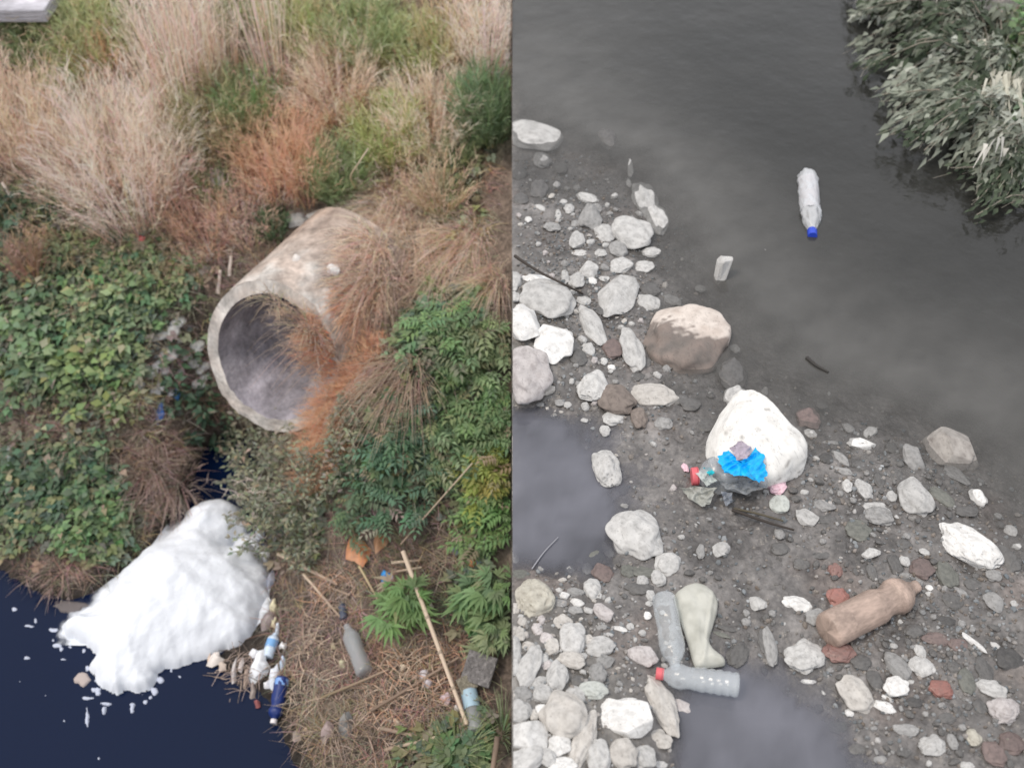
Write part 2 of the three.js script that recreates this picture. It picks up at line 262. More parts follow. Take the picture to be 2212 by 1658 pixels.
const bushBank = (x, z) => { const e = 2.05 - 0.09 * (-z - 4), d = x - e - 0.25 * fbm(z * 0.8, 3, 1, 2); return d > 0 && z < -2.6 ? Math.min(0.9, d * 0.75) * sm(-2.6, -3.3, z) : 0; };
function bedH(x, z) { return clamp(bedRaw(x, z), -0.3, 0.12) + bushBank(x, z) + 0.007 * fbm(x * 9, 5, z * 9, 3) + 0.005 * fbm(x * 30, 6, z * 30, 2); }
const shore = (px, py) => meet(px, py, bedH, -0.3, 0.9);
{
  const xs = steps([0, 1.5, 190], [1.5, 3.2, 110], [3.2, 8, 20], [8, 30, 8]), zs = steps([-45, -9, 12], [-9, -5.6, 20], [-5.6, -3, 150], [-3, -1.1, 240], [-1.1, 3, 20]);
  const mud = lin(152, 148, 146), mud2 = lin(114, 110, 108), rusty = lin(142, 128, 121), g = sheet(xs, zs, bedH, (x, y, z) => {
    const n = fbm(x * 4, 2, z * 4, 4), m = fbm(x * 40, 4, z * 40, 2); let c = mixc(mud, mud2, clamp(0.5 + 0.8 * n)); c = mixc(c, rusty, 0.5 * sm(0.2, 0.6, fbm(x * 2.3, 9, z * 2.3, 3)));
    return mixc(c.map((v) => v * (1 + 0.35 * m)), lin(150, 146, 140), 0.55 * sm(0.01, 0.05, y)); });
  // the bed's cut edge above the lower bank: earth down to below the pool
  const skirt = []; for (let k = 0; k < zs.length - 1; k++) { const q = new THREE.BufferGeometry(), a = zs[k], b = zs[k + 1], ya = bedH(0, a), yb = bedH(0, b); q.setAttribute('position', new THREE.Float32BufferAttribute([0, ya, a, 0, yb, b, 0, YL - 0.4, a, 0, YL - 0.4, b], 3)); q.setAttribute('color', new THREE.Float32BufferAttribute([...mud, ...mud, ...mud, ...mud], 3)); q.setAttribute('uv', new THREE.Float32BufferAttribute([a, ya, b, yb, a, YL, b, YL], 2)); q.setIndex([0, 2, 1, 1, 2, 3]); q.computeVertexNormals(); skirt.push(q); }
  tag(mesh('riverbed', mergeGeometries([g, ...skirt]), M.bed), 'wet grey gravel and mud of the shallow riverbed', null, null, 'structure');
  // murky water: the deeper, the less of the bed shows
  const wx = steps([0.002, 1.5, 75], [1.5, 3.4, 60], [3.4, 30, 12]), wz = steps([-45, -8, 10], [-8, -5.6, 12], [-5.6, -1.1, 150], [-1.1, 3, 10]), wg = new THREE.BufferGeometry(), p = [], c = [], u = [], ix = [];
  const puddles = [hit(1180, 1060, 0), hit(1600, 1640, 0)], murk = lin(43, 43, 41), slate = lin(110, 111, 120);
  wz.forEach((z) => wx.forEach((x) => {
    const d = -bedH(x, z), far = 1 - Math.max(...puddles.map((q) => sm(0.6, 0.42, Math.hypot(x - q.x, z - q.z)))), n = fbm(x * 1.6, 7, z * 1.6, 3), silt = clamp(sm(-0.1, 0.6, fbm(x * 1.1 + z * 0.5, 3, z * 1.4, 3)) * 0.07 + sm(0.24, 0.03, d) * (0.8 + 0.28 * fbm(x * 5 + z * 3, 8, z * 5, 3)));
    const col = mixc(mixc(slate, lin(82, 83, 90), clamp(0.4 + 0.6 * n + 0.5 * fbm(x * 7, 5, z * 7, 3))), mixc(murk, lin(98, 97, 95), silt), far);
    p.push(x, 0, z); u.push(x, z); c.push(...col, clamp(0.2 + d * lerp(34, 9, far) + 0.14 * n, 0.1, 0.93));
  }));
  for (let j = 0; j < wz.length - 1; j++) for (let i = 0; i < wx.length - 1; i++) { const a = j * wx.length + i; ix.push(a, a + wx.length, a + 1, a + 1, a + wx.length, a + wx.length + 1); }
  wg.setAttribute('position', new THREE.Float32BufferAttribute(p, 3)); wg.setAttribute('color', new THREE.Float32BufferAttribute(c, 4)); wg.setAttribute('uv', new THREE.Float32BufferAttribute(u, 2)); wg.setIndex(ix); wg.computeVertexNormals();
  const river = mesh('water', wg, phys({ vertexColors: true, transparent: true, roughness: 0.12, specularIntensity: 0.7, bumpMap: fine(roughTex, 0.9), bumpScale: 0.006 }));
  tag(river, 'murky grey river water thinning over the gravel', null, null, 'structure');
}

// ---------------------------------------------------------------- stones of the riverbed, one by one
// window on the photograph: x0, y0 of a 1030-pixel square shown 1658 wide
const WIN = { A: [1101.3, 0], B: [1651.9, 0], C: [1101.3, 550.6], D: [1651.9, 550.6], E: [1101.3, 1101.3], F: [1651.9, 1101.3] }, WK = 0.33537;
const spot = (w, x, y) => [WIN[w][0] + x * WK, WIN[w][1] + y * WK];
const ICO = {}; for (const d of [4, 7, 11, 15]) { const g = new THREE.IcosahedronGeometry(1, d); g.deleteAttribute('uv'); g.deleteAttribute('normal'); ICO[d] = mergeVertices(g, 1e-5); }
function stoneShape(detail, kind, k, colour) { // unit stone: rounded, angular (cut by planes), slab or pitted
  const g = ICO[detail].clone(), p = g.attributes.position, c = new Float32Array(p.count * 3), cuts = [];
  const nc = kind === 'angular' ? 10 : kind === 'slab' ? 5 : kind === 'pitted' ? 4 : kind === 'smooth' ? 0 : 2;
  for (let j = 0; j < nc; j++) { const n = V(gauss(), gauss() * 0.8 + 0.15, gauss()).normalize(); cuts.push([n, kind === 'angular' ? rr(0.62, 0.84) : rr(0.78, 0.95)]); }
  const ph = rr(-50, 50), v = V();
  for (let j = 0; j < p.count; j++) {
    v.fromBufferAttribute(p, j);
    let r = 1 + (kind === 'smooth' ? 0.09 : 0.17) * n3(v.x * 1.0 + ph, v.y * 1.0, v.z * 1.0) + (kind === 'smooth' ? 0.03 : kind === 'angular' ? 0.04 : 0.025) * fbm(v.x * 2.4, v.y * 2.4 + ph, v.z * 2.4, 2);
    if (kind === 'pitted') r -= 0.16 * sm(0.15, 0.6, fbm(v.x * 3.3, v.y * 3.3, v.z * 3.3 + ph, 3)) - 0.03 * fbm(v.x * 9, v.y * 9, v.z * 9 + ph, 2);
    v.multiplyScalar(r);
    for (const [n, d] of cuts) { const e = v.dot(n) - d; if (e > 0) v.addScaledVector(n, -e * (kind === 'angular' ? 0.93 : 0.7)); }
    v.multiplyScalar(1 + 0.005 * n3(v.x * 9 + ph, v.y * 9, v.z * 9));
    p.setXYZ(j, v.x, v.y, v.z);
    const q = colour(v, fbm(v.x * 2 + ph, v.y * 2, v.z * 2, 4), fbm(v.x * 9, v.y * 9 + ph, v.z * 9, 2)); c.set(q, j * 3);
  }
  g.setAttribute('color', new THREE.BufferAttribute(c, 3));
  return g;
}
const TONE = { // base, stain
  white: [lin(238, 236, 232), lin(196, 192, 186)], pale: [lin(206, 204, 200), lin(160, 157, 153)], grey: [lin(168, 166, 164), lin(124, 122, 120)], dull: [lin(112, 108, 105), lin(84, 80, 78)], dark: [lin(92, 88, 86), lin(64, 61, 60)],
  cream: [lin(214, 204, 190), lin(176, 164, 150)], yellow: [lin(214, 204, 170), lin(168, 152, 118)], pink: [lin(210, 196, 194), lin(166, 146, 144)], red: [lin(178, 92, 76), lin(120, 72, 62)], rose: [lin(134, 108, 102), lin(100, 84, 80)], green: [lin(196, 206, 194), lin(158, 168, 156)], moss: [lin(120, 122, 106), lin(88, 92, 80)], brown: [lin(150, 132, 120), lin(112, 98, 90)],
};
for (const k in TONE) if (k !== 'red') TONE[k] = TONE[k].map((c) => { const m = (c[0] + c[1] + c[2]) / 3; return mixc(c, [m, m, m], k === 'brown' || k === 'rose' ? 0.4 : 0.62); });
const stonePlaces = [];
function stone(w, x, y, L1, L2, ang, tone, kind, label, o = {}) {
  const [px, py] = spot(w, x, y), lw = L1 * WK, lh = L2 * WK, t = (ang * Math.PI) / 180;
  let g0 = shore(px, py); const low = tone === 'dull' || tone === 'dark' || tone === 'moss' || tone === 'rose';
  const m = mpp(g0), e = Math.atan2(EYE.y - g0.y, -g0.z), se = Math.sin(e), ce = Math.cos(e);
  // half axes on the ground whose outline, with the stone's height, has the measured size
  const a1 = (lw * m) / 2, a2 = (lh * m) / 2, up = (o.up ?? (kind === 'slab' ? 0.3 : low ? 0.36 : 0.55)) * Math.min(a1, a2);
  const sq = Math.sqrt(Math.max(0.2, 1 - ((up * ce) / Math.max(a1, a2, 1e-6)) ** 2 * 0.6)), k = 1.06 / (0.94);
  const ux = [a1 * Math.cos(t) * k, (-a1 * Math.sin(t) * k * sq) / se], uz = [a2 * -Math.sin(t) * k, (-a2 * Math.cos(t) * k * sq) / se];
  const sink = o.sink ?? (low ? 0.3 : 0.42), cy = Math.max(g0.y, low ? -0.012 : -0.03) + up * sink * (o.lift ?? 1), c = hit(px, py, cy);
  const [c0, c1] = TONE[tone], big = Math.max(lw, lh), d = o.detail ?? (big > 95 ? 15 : big > 45 ? 11 : big > 22 ? 7 : 4), wobble = rr(0.88, 1.1);
  const g = stoneShape(d, kind, 0, o.colour ?? ((v, n, f) => mixc(c0, c1, clamp(0.22 + 0.75 * n + 0.3 * f)).map((q) => q * wobble)));
  const p = g.attributes.position, uv = new Float32Array(p.count * 2);
  for (let j = 0; j < p.count; j++) {
    const X = p.getX(j), Y = p.getY(j), Z = p.getZ(j); let wx = ux[0] * X - uz[0] * Z, wz = ux[1] * X - uz[1] * Z; const wy = up * 1.1 * Y;
    wx = Math.max(wx, 0.003 - c.x);
    p.setXYZ(j, wx, wy, wz); uv.set([wx + wy * 0.6 + c.x, wz + wy * 0.6 + c.z], j * 2);
  }
  g.setAttribute('uv', new THREE.BufferAttribute(uv, 2)); g.computeVertexNormals();
  const s = mesh(o.name ?? 'stone', g, low ? M.wet : M.stone); s.position.copy(c); tag(s, label, o.category ?? 'stone');
  stonePlaces.push({ s, px, py, size: big, tone, kind, r: Math.max(lw, lh) / 2, label, x: c.x, z: c.z, rad: (big * m) / 2 });
  return s;
}
const R_ = 'round', N_ = 'angular', B_ = 'slab', P_ = 'pitted';
const STONES = [
  // along the water's edge, upper part of the gravel
  ['A', 155, 870, 340, 150, -10, 'pale', R_, 'long pale slab at the water edge, farthest up the gravel bar'], ['A', 205, 1030, 105, 90, -20, 'grey', R_, 'small grey stone tucked under the long pale slab'], ['A', 185, 1220, 110, 110, 0, 'dull', R_, 'round dull stone lying under shallow water below the long slab'],
  ['A', 865, 1285, 140, 195, 8, 'pale', R_, 'upright pale egg-shaped stone at the top of the trio in the water'], ['A', 945, 1410, 120, 175, 12, 'pale', R_, 'pale oval stone leaning on the edge of the deep water beside the upright egg stone'], ['A', 775, 1490, 250, 165, -10, 'pale', R_, 'large smooth pale stone in front of the upright egg-shaped one'], ['A', 610, 1500, 115, 95, -20, 'pale', R_, 'small rounded stone touching the large smooth pale stone'],
  ['A', 425, 1550, 110, 100, 30, 'pale', N_, 'small pale angular stone standing alone among fine grit'], ['A', 515, 1390, 150, 150, -60, 'grey', N_, 'grey angular stone with a smaller one on its back'], ['A', 500, 1275, 125, 55, -10, 'pale', R_],
  ['A', 380, 1345, 60, 60, 0, 'pale', R_], ['A', 195, 1335, 60, 28, -25, 'pale', B_], ['A', 310, 1385, 35, 60, 0, 'pale', R_], ['A', 345, 1300, 45, 28, 0, 'pale', R_], ['A', 700, 1605, 110, 90, 0, 'grey', R_], ['A', 585, 1628, 70, 40, 0, 'pale', R_], ['A', 450, 1628, 90, 35, 0, 'pale', B_], ['A', 910, 1622, 110, 55, 5, 'pale', R_],
  ['A', 775, 1085, 45, 115, 0, 'pale', N_, 'narrow pale splinter standing upright in the shallows', { up: 1.4 }], ['A', 765, 1180, 32, 42, 0, 'pale', R_], ['A', 118, 1412, 40, 32, 0, 'white', R_], ['A', 270, 1460, 100, 50, -8, 'grey', R_], ['A', 630, 890, 110, 110, 0, 'dull', R_, 'dim stone showing through the deep water off the long slab'], ['A', 1640, 1625, 90, 70, 0, 'dull', R_, 'dim lone stone under the water below the floating bottle'], ['A', 70, 1280, 90, 60, 0, 'dull', R_], ['A', 60, 1120, 90, 70, 0, 'dull', R_], ['A', 330, 1080, 70, 60, 0, 'dull', R_], ['A', 420, 1440, 50, 40, 0, 'grey', R_], ['A', 560, 1340, 60, 50, 0, 'grey', R_],
  // left edge and middle of the gravel
  ['C', 165, 155, 160, 55, -6, 'white', B_, 'thin white slab lying on the dark twig'], ['C', 25, 165, 90, 110, 0, 'pale', R_], ['C', 265, 190, 110, 60, -15, 'pale', R_], ['C', 230, 280, 320, 200, -8, 'pale', R_, 'large smooth grey-white stone below the thin white slab'], ['C', 28, 270, 60, 60, 0, 'pale', R_], ['C', 510, 92, 115, 105, 40, 'pale', N_, 'pointed pale stone beside the twig'], ['C', 430, 165, 95, 80, 30, 'pale', R_], ['C', 355, 140, 50, 80, 0, 'pale', R_],
  ['C', 715, 65, 135, 85, 10, 'pale', R_, 'pale cobble in the upper row of two, the broader one'], ['C', 865, 75, 115, 65, 5, 'pale', R_, 'pale cobble in the upper row of two, the flatter one'], ['C', 690, 250, 190, 290, -35, 'pale', N_, 'big blocky pale stone with a notched top in the middle of the gravel'], ['C', 770, 190, 110, 90, 0, 'pale', N_], ['C', 607, 152, 60, 30, 0, 'pale', R_], ['C', 530, 165, 50, 40, -20, 'white', R_], ['C', 890, 305, 140, 92, -12, 'pale', R_, 'bright rounded stone above the brown boulder'], ['C', 1045, 290, 110, 55, -20, 'grey', R_, 'small flat grey stone at the tip of the brown boulder'], ['C', 475, 295, 85, 50, 0, 'pale', R_],
  ['C', 75, 450, 230, 220, -30, 'white', N_, 'bright white broken stone at the very edge of the riverbed'], ['C', 270, 560, 240, 230, 10, 'white', N_, 'white five-sided stone with flat faces'], ['C', 110, 770, 270, 310, 0, 'pink', R_, 'large pinkish white boulder beside the slate puddle'], ['C', 240, 872, 105, 60, 28, 'cream', N_, 'small wedge-shaped stone against the pinkish boulder'], ['C', 525, 450, 240, 110, -62, 'pale', R_, 'long pale stone lying aslant next to the five-sided one'], ['C', 505, 605, 80, 70, -30, 'pale', R_], ['C', 785, 610, 130, 245, 10, 'pale', R_, 'tall kidney-shaped pale stone against the brown boulder'], ['C', 655, 725, 45, 36, 0, 'white', R_], ['C', 605, 685, 42, 42, 0, 'pale', R_],
  ['C', 540, 850, 190, 165, 40, 'pale', P_, 'lumpy white stone beside the reddish cobble'], ['C', 685, 935, 215, 160, -5, 'brown', R_, 'reddish brown cobble with a pale vein'], ['C', 925, 905, 265, 130, -5, 'cream', R_, 'pale almond-shaped stone with dark streaks'], ['C', 665, 1050, 125, 80, 0, 'pale', R_], ['C', 830, 1050, 100, 115, 0, 'brown', R_], ['C', 990, 1085, 100, 75, 0, 'grey', R_], ['C', 610, 1130, 65, 62, 0, 'pale', R_], ['C', 620, 1370, 165, 225, 5, 'pale', P_, 'crumbly pitted white stone in the slate puddle'], ['C', 1450, 910, 145, 110, 18, 'pale', R_, 'pale stone just above the great white rock'],
 ['C', 1230, 215, 65, 40, 0, 'grey', R_], ['C', 1430, 760, 160, 180, 0, 'dull', R_, 'dull flat stone under water beside the brown boulder'], ['C', 1450, 602, 60, 45, -30, 'pale', R_], ['C', 1640, 885, 45, 40, 0, 'grey', R_], ['C', 860, 690, 90, 60, 0, 'dull', R_], ['C', 1100, 930, 90, 60, 10, 'dull', R_], ['C', 1270, 1100, 130, 80, 0, 'dull', R_], ['C', 1165, 960, 120, 70, 0, 'dull', R_], ['C', 820, 780, 80, 50, 0, 'dull', R_], ['C', 660, 600, 120, 110, 0, 'rose', R_, 'dull rose stone wedged between the kidney stone and the long one'], ['C', 320, 950, 60, 40, 0, 'grey', R_], ['C', 370, 965, 45, 35, 0, 'pale', R_], ['C', 95, 940, 70, 40, 0, 'grey', R_], ['C', 730, 1510, 60, 55, 0, 'dull', R_], ['C', 620, 1580, 90, 50, 0, 'dull', R_], ['C', 440, 660, 100, 90, 0, 'dull', R_], ['C', 900, 220, 120, 80, 0, 'dull', R_], ['C', 950, 350, 70, 50, 0, 'dull', R_], ['C', 600, 360, 90, 50, 0, 'dull', R_],
  // right of the white rock
  ['D', 625, 1215, 160, 80, -5, 'white', N_, 'white chipped stone behind the great white rock'], ['D', 680, 1140, 115, 60, 45, 'pale', N_, 'pale leaf-shaped stone leaning on the white chipped one'], ['D', 950, 1310, 140, 155, 10, 'grey', N_, 'grey rough stone beside the grey block'], ['D', 970, 1560, 190, 215, 8, 'pale', R_, 'smooth pale oval stone standing on the dark gravel'], ['D', 1375, 1560, 85, 105, 25, 'white', R_, 'small white stone at the river edge beyond the grey block'], ['D', 640, 1510, 100, 135, 10, 'pale', N_, 'pale upright stone among dark gravel beyond the pink plastic lump'], ['D', 530, 1485, 60, 75, -20, 'pale', R_], ['D', 820, 1555, 62, 62, 0, 'pale', R_],
  ['D', 290, 1150, 75, 50, -15, 'pale', R_], ['D', 250, 1220, 48, 45, 0, 'white', R_], ['D', 430, 1210, 90, 28, -5, 'grey', B_], ['D', 540, 1115, 70, 50, -30, 'grey', R_], ['D', 100, 1605, 120, 100, 20, 'green', R_, 'greenish white stone below the pink plastic lump'], ['D', 380, 1612, 140, 70, -10, 'grey', N_], ['D', 700, 1630, 180, 80, -10, 'pale', N_], ['D', 490, 1310, 110, 60, -50, 'grey', R_], ['D', 510, 1392, 95, 42, -15, 'grey', R_], ['D', 1140, 1560, 150, 90, -50, 'moss', R_, 'dull mossy stone touching the smooth oval one'], ['D', 740, 1450, 60, 95, 0, 'dull', R_], ['D', 820, 1240, 65, 62, 0, 'dull', R_], ['D', 395, 1310, 80, 60, 0, 'dark', R_], ['D', 280, 1050, 140, 120, 0, 'rose', R_, 'reddish dull stone in the wet shade of the great white rock'], ['D', 370, 970, 60, 40, 0, 'dull', R_], ['D', 620, 1360, 120, 60, -30, 'dull', R_], ['D', 850, 1420, 90, 60, 10, 'dull', R_], ['D', 745, 520, 60, 40, 0, 'dull', R_], ['D', 1300, 1650, 130, 60, 0, 'dull', R_],
  // lower right gravel
  ['F', 265, 50, 155, 90, -15, 'pale', N_, 'angular pale stone beside the bent black stick'], ['F', 735, 35, 165, 110, -10, 'grey', P_, 'rough grey stone close to the smooth oval one'], ['F', 95, 155, 62, 60, 0, 'grey', R_], ['F', 600, 130, 150, 110, 0, 'moss', R_, 'dull olive stone in the murky patch above the brown bottle'], ['F', 680, 280, 115, 65, 12, 'pale', N_], ['F', 1585, 135, 75, 85, 0, 'pale', N_, 'small pale chip near the big jagged white stone'], ['F', 1330, 235, 340, 220, -38, 'white', P_, 'big jagged bright white stone above the brown bottle'],
  ['F', 212, 605, 165, 82, -15, 'white', R_, 'white oval stone near the red rag'], ['F', 325, 690, 120, 90, 20, 'grey', R_, 'grey stone against the base of the brown bottle'], ['F', 30, 880, 75, 225, 0, 'grey', R_, 'tall narrow grey stone standing in wet mud'], ['F', 262, 940, 225, 170, 15, 'pale', P_, 'mottled white stone below the base of the brown bottle'], ['F', 280, 1105, 90, 30, -5, 'white', B_], ['F', 1260, 535, 125, 58, -35, 'grey', B_, 'flat grey stone beyond the neck of the brown bottle'], ['F', 1210, 592, 135, 88, -20, 'dull', N_, 'dark stone with a bright edge beside the flat grey one'], ['F', 1480, 590, 120, 112, -30, 'grey', N_], ['F', 1060, 500, 45, 34, 0, 'white', R_], ['F', 1060, 540, 42, 28, 0, 'pale', R_],
  ['F', 1350, 858, 170, 45, -42, 'white', N_, 'thin white sliver lying aslant on the gravel'], ['F', 1490, 880, 65, 38, -50, 'pale', R_], ['F', 855, 1012, 170, 115, -50, 'grey', R_, 'grey speckled stone above the white one of the pair'], ['F', 1015, 1010, 142, 110, -5, 'pale', R_, 'pale squarish stone beside the grey speckled one'], ['F', 850, 1140, 142, 112, 10, 'white', R_, 'white rounded stone under the grey speckled one'], ['F', 1000, 912, 65, 80, 20, 'pale', R_], ['F', 580, 1182, 220, 175, -40, 'cream', R_, 'cream-coloured smooth stone beside the lower puddle'], ['F', 545, 1305, 52, 42, 0, 'white', R_], ['F', 770, 1270, 115, 65, -22, 'white', R_, 'white oval pebble below the cream-coloured stone'], ['F', 790, 1210, 65, 24, -28, 'white', B_],
  ['F', 1465, 1155, 165, 100, -18, 'pale', R_, 'smooth grey egg-shaped stone beside the pinkish cluster'], ['F', 1300, 1100, 90, 150, 0, 'moss', R_, 'mossy dull stone between the red lump and the egg-shaped one'], ['F', 1540, 1290, 190, 150, 20, 'pink', P_, 'pinkish pitted stone low on the gravel'], ['F', 910, 1415, 145, 62, -5, 'grey', R_, 'grey flat stone half under water in the lower shallows'], ['F', 1080, 1518, 155, 112, 18, 'pale', P_, 'rough pale stone in the lower shallows'], ['F', 750, 1605, 65, 42, 0, 'grey', R_], ['F', 1345, 1468, 85, 95, 20, 'yellow', R_, 'bright cream-yellow stone with an orange side'], ['F', 1210, 1490, 60, 85, 0, 'grey', R_], ['F', 1300, 1645, 90, 40, 0, 'pale', R_],
  ['F', 620, 980, 115, 82, 10, 'dull', R_], ['F', 710, 1100, 95, 112, 0, 'dull', R_], ['F', 1110, 832, 155, 72, -5, 'rose', R_], ['F', 1010, 380, 142, 112, 10, 'rose', R_, 'dull rose stone above the neck of the brown bottle'], ['F', 1170, 420, 120, 155, 10, 'moss', R_, 'mossy dark stone below the big jagged white one'], ['F', 1560, 310, 145, 170, 0, 'dull', N_, 'dull block at the side of the big jagged white stone'], ['F', 840, 350, 85, 112, 0, 'dull', R_], ['F', 1570, 965, 170, 130, 0, 'dark', R_], ['F', 1415, 1040, 95, 170, 0, 'dull', R_], ['F', 1480, 1570, 140, 130, 0, 'rose', R_], ['F', 1590, 1500, 140, 120, 20, 'rose', R_], ['F', 235, 350, 90, 70, 0, 'dull', R_], ['F', 370, 290, 110, 40, 10, 'dull', B_], ['F', 1340, 480, 100, 70, 0, 'dull', R_], ['F', 1475, 420, 90, 70, 0, 'grey', R_], ['F', 900, 330, 60, 60, 0, 'pale', R_], ['F', 640, 60, 60, 60, 0, 'dull', R_], ['F', 900, 220, 90, 60, 0, 'dull', R_], ['F', 1030, 270, 60, 40, -20, 'pale', R_], ['F', 830, 875, 45, 32, 0, 'pale', R_], ['F', 1610, 605, 45, 40, 0, 'pale', R_], ['F', 1170, 720, 110, 60, 0, 'dark', R_], ['F', 960, 780, 110, 70, 0, 'dull', R_], ['F', 1250, 870, 110, 80, 0, 'rose', R_], ['F', 690, 400, 60, 90, 0, 'dull', R_], ['F', 400, 60, 120, 60, 0, 'dull', R_], ['F', 100, 250, 110, 70, 0, 'dull', R_], ['F', 1220, 1010, 90, 80, 0, 'dull', R_], ['F', 1390, 1270, 80, 90, 0, 'dull', R_], ['F', 970, 1240, 100, 60, 0, 'dark', R_], ['F', 1180, 1340, 110, 60, 10, 'dull', R_], ['F', 470, 1400, 120, 70, 0, 'moss', R_], ['F', 600, 1540, 110, 60, 0, 'dull', R_], ['F', 900, 1560, 90, 50, 0, 'dull', R_],
  // lower left gravel
  ['E', 810, 155, 315, 265, -22, 'pale', R_, 'big pale egg-shaped stone standing alone on the mud'], ['E', 1015, 345, 155, 125, 22, 'pale', R_, 'pale lumpy stone above the pair of bottles'], ['E', 955, 440, 85, 92, 10, 'pale', R_], ['E', 1365, 255, 115, 92, 8, 'pale', N_, 'small pale block alone in the mud above the flattened bottle'], ['E', 1230, 265, 50, 85, -10, 'grey', R_], ['E', 535, 290, 125, 110, 0, 'moss', R_, 'dull greenish stone under the edge of the slate puddle'], ['E', 500, 385, 65, 78, 0, 'pale', R_], ['E', 600, 405, 125, 105, -20, 'rose', R_, 'dull pinkish stone under the big egg-shaped one'], ['E', 630, 260, 55, 100, 30, 'grey', R_], ['E', 640, 208, 45, 40, 0, 'grey', R_], ['E', 455, 325, 42, 32, 0, 'grey', R_], ['E', 760, 395, 82, 72, -20, 'moss', R_], ['E', 860, 398, 145, 62, -5, 'moss', B_], ['E', 855, 455, 72, 58, 0, 'pale', R_], ['E', 830, 500, 155, 75, 0, 'dull', R_],
  ['E', 532, 515, 112, 122, 5, 'pale', R_, 'pale round stone at the corner of the slate puddle'], ['E', 420, 530, 100, 52, 0, 'grey', R_], ['E', 315, 520, 42, 36, 0, 'pale', R_], ['E', 350, 550, 58, 42, 0, 'white', R_], ['E', 320, 600, 88, 46, -5, 'grey', R_], ['E', 435, 600, 98, 58, -8, 'white', N_], ['E', 415, 645, 92, 45, -5, 'grey', R_], ['E', 165, 575, 230, 205, 0, 'yellow', P_, 'crumbly yellowish lump on the gravel by the slate puddle'], ['E', 60, 418, 125, 58, 5, 'moss', B_, 'flat greenish slab at the corner of the riverbed'], ['E', 22, 300, 62, 125, 0, 'pale', R_], ['E', 605, 665, 140, 112, -25, 'pink', N_, 'pinkish angular stone on bare mud'], ['E', 710, 765, 82, 30, -12, 'white', B_], ['E', 775, 750, 48, 40, 0, 'pale', R_], ['E', 590, 757, 65, 32, 10, 'grey', R_],
  ['E', 335, 722, 115, 82, 10, 'cream', R_], ['E', 400, 830, 150, 195, -20, 'pale', R_, 'pale triangular stone with rounded corners among pebbles'], ['E', 562, 880, 205, 118, 12, 'pale', R_, 'smooth pale heart-shaped stone'], ['E', 840, 935, 190, 122, -12, 'pink', N_, 'pointed pinkish stone beside the clear bottle'], ['E', 885, 680, 46, 46, 0, 'white', R_], ['E', 905, 550, 52, 62, 0, 'pale', R_], ['E', 895, 602, 42, 32, 0, 'pale', R_], ['E', 402, 965, 155, 95, -8, 'cream', R_], ['E', 300, 1075, 130, 172, -12, 'pale', R_, 'plump pale stone among small pebbles'], ['E', 560, 1060, 102, 125, 10, 'grey', N_], ['E', 610, 985, 125, 85, 30, 'grey', N_], ['E', 535, 1157, 168, 98, 0, 'green', R_, 'pale greenish oval stone'],
  ['E', 350, 1320, 262, 262, 0, 'cream', R_, 'large round warm grey stone low on the gravel'], ['E', 425, 1190, 125, 88, -30, 'pale', R_], ['E', 735, 1350, 400, 235, -8, 'white', N_, 'big pale slab with a pointed lower end'], ['E', 975, 1250, 340, 150, -65, 'cream', R_, 'long smooth stone under the red-capped bottle'], ['E', 1108, 1268, 155, 110, -40, 'pink', N_, 'pinkish flaked stone at the edge of the lower puddle'], ['E', 960, 1480, 148, 108, -15, 'cream', B_, 'flat oval stone with dark markings beside the lower puddle'], ['E', 320, 1510, 142, 122, 5, 'white', R_, 'rounded white stone low on the gravel'], ['E', 470, 1480, 340, 125, 66, 'cream', R_, 'long tilted stone with a rounded end'], ['E', 110, 1458, 240, 210, -15, 'white', N_, 'big white flat-topped stone at the corner of the riverbed'], ['E', 100, 1610, 215, 140, 20, 'pale', R_, 'pale boulder at the nearest corner of the riverbed'], ['E', 240, 1592, 115, 92, -20, 'pale', R_], ['E', 570, 1585, 142, 195, 0, 'pale', R_, 'pale upright stone, one of three in a row nearest the camera'], ['E', 722, 1572, 172, 172, 0, 'cream', R_, 'round pale stone in the middle of three nearest the camera'], ['E', 862, 1592, 145, 130, -15, 'pale', R_, 'smooth grey-white stone next to the lower puddle, last of three in a row'], ['E', 960, 1642, 92, 44, 0, 'pale', R_], ['E', 330, 1650, 175, 92, 0, 'white', R_],
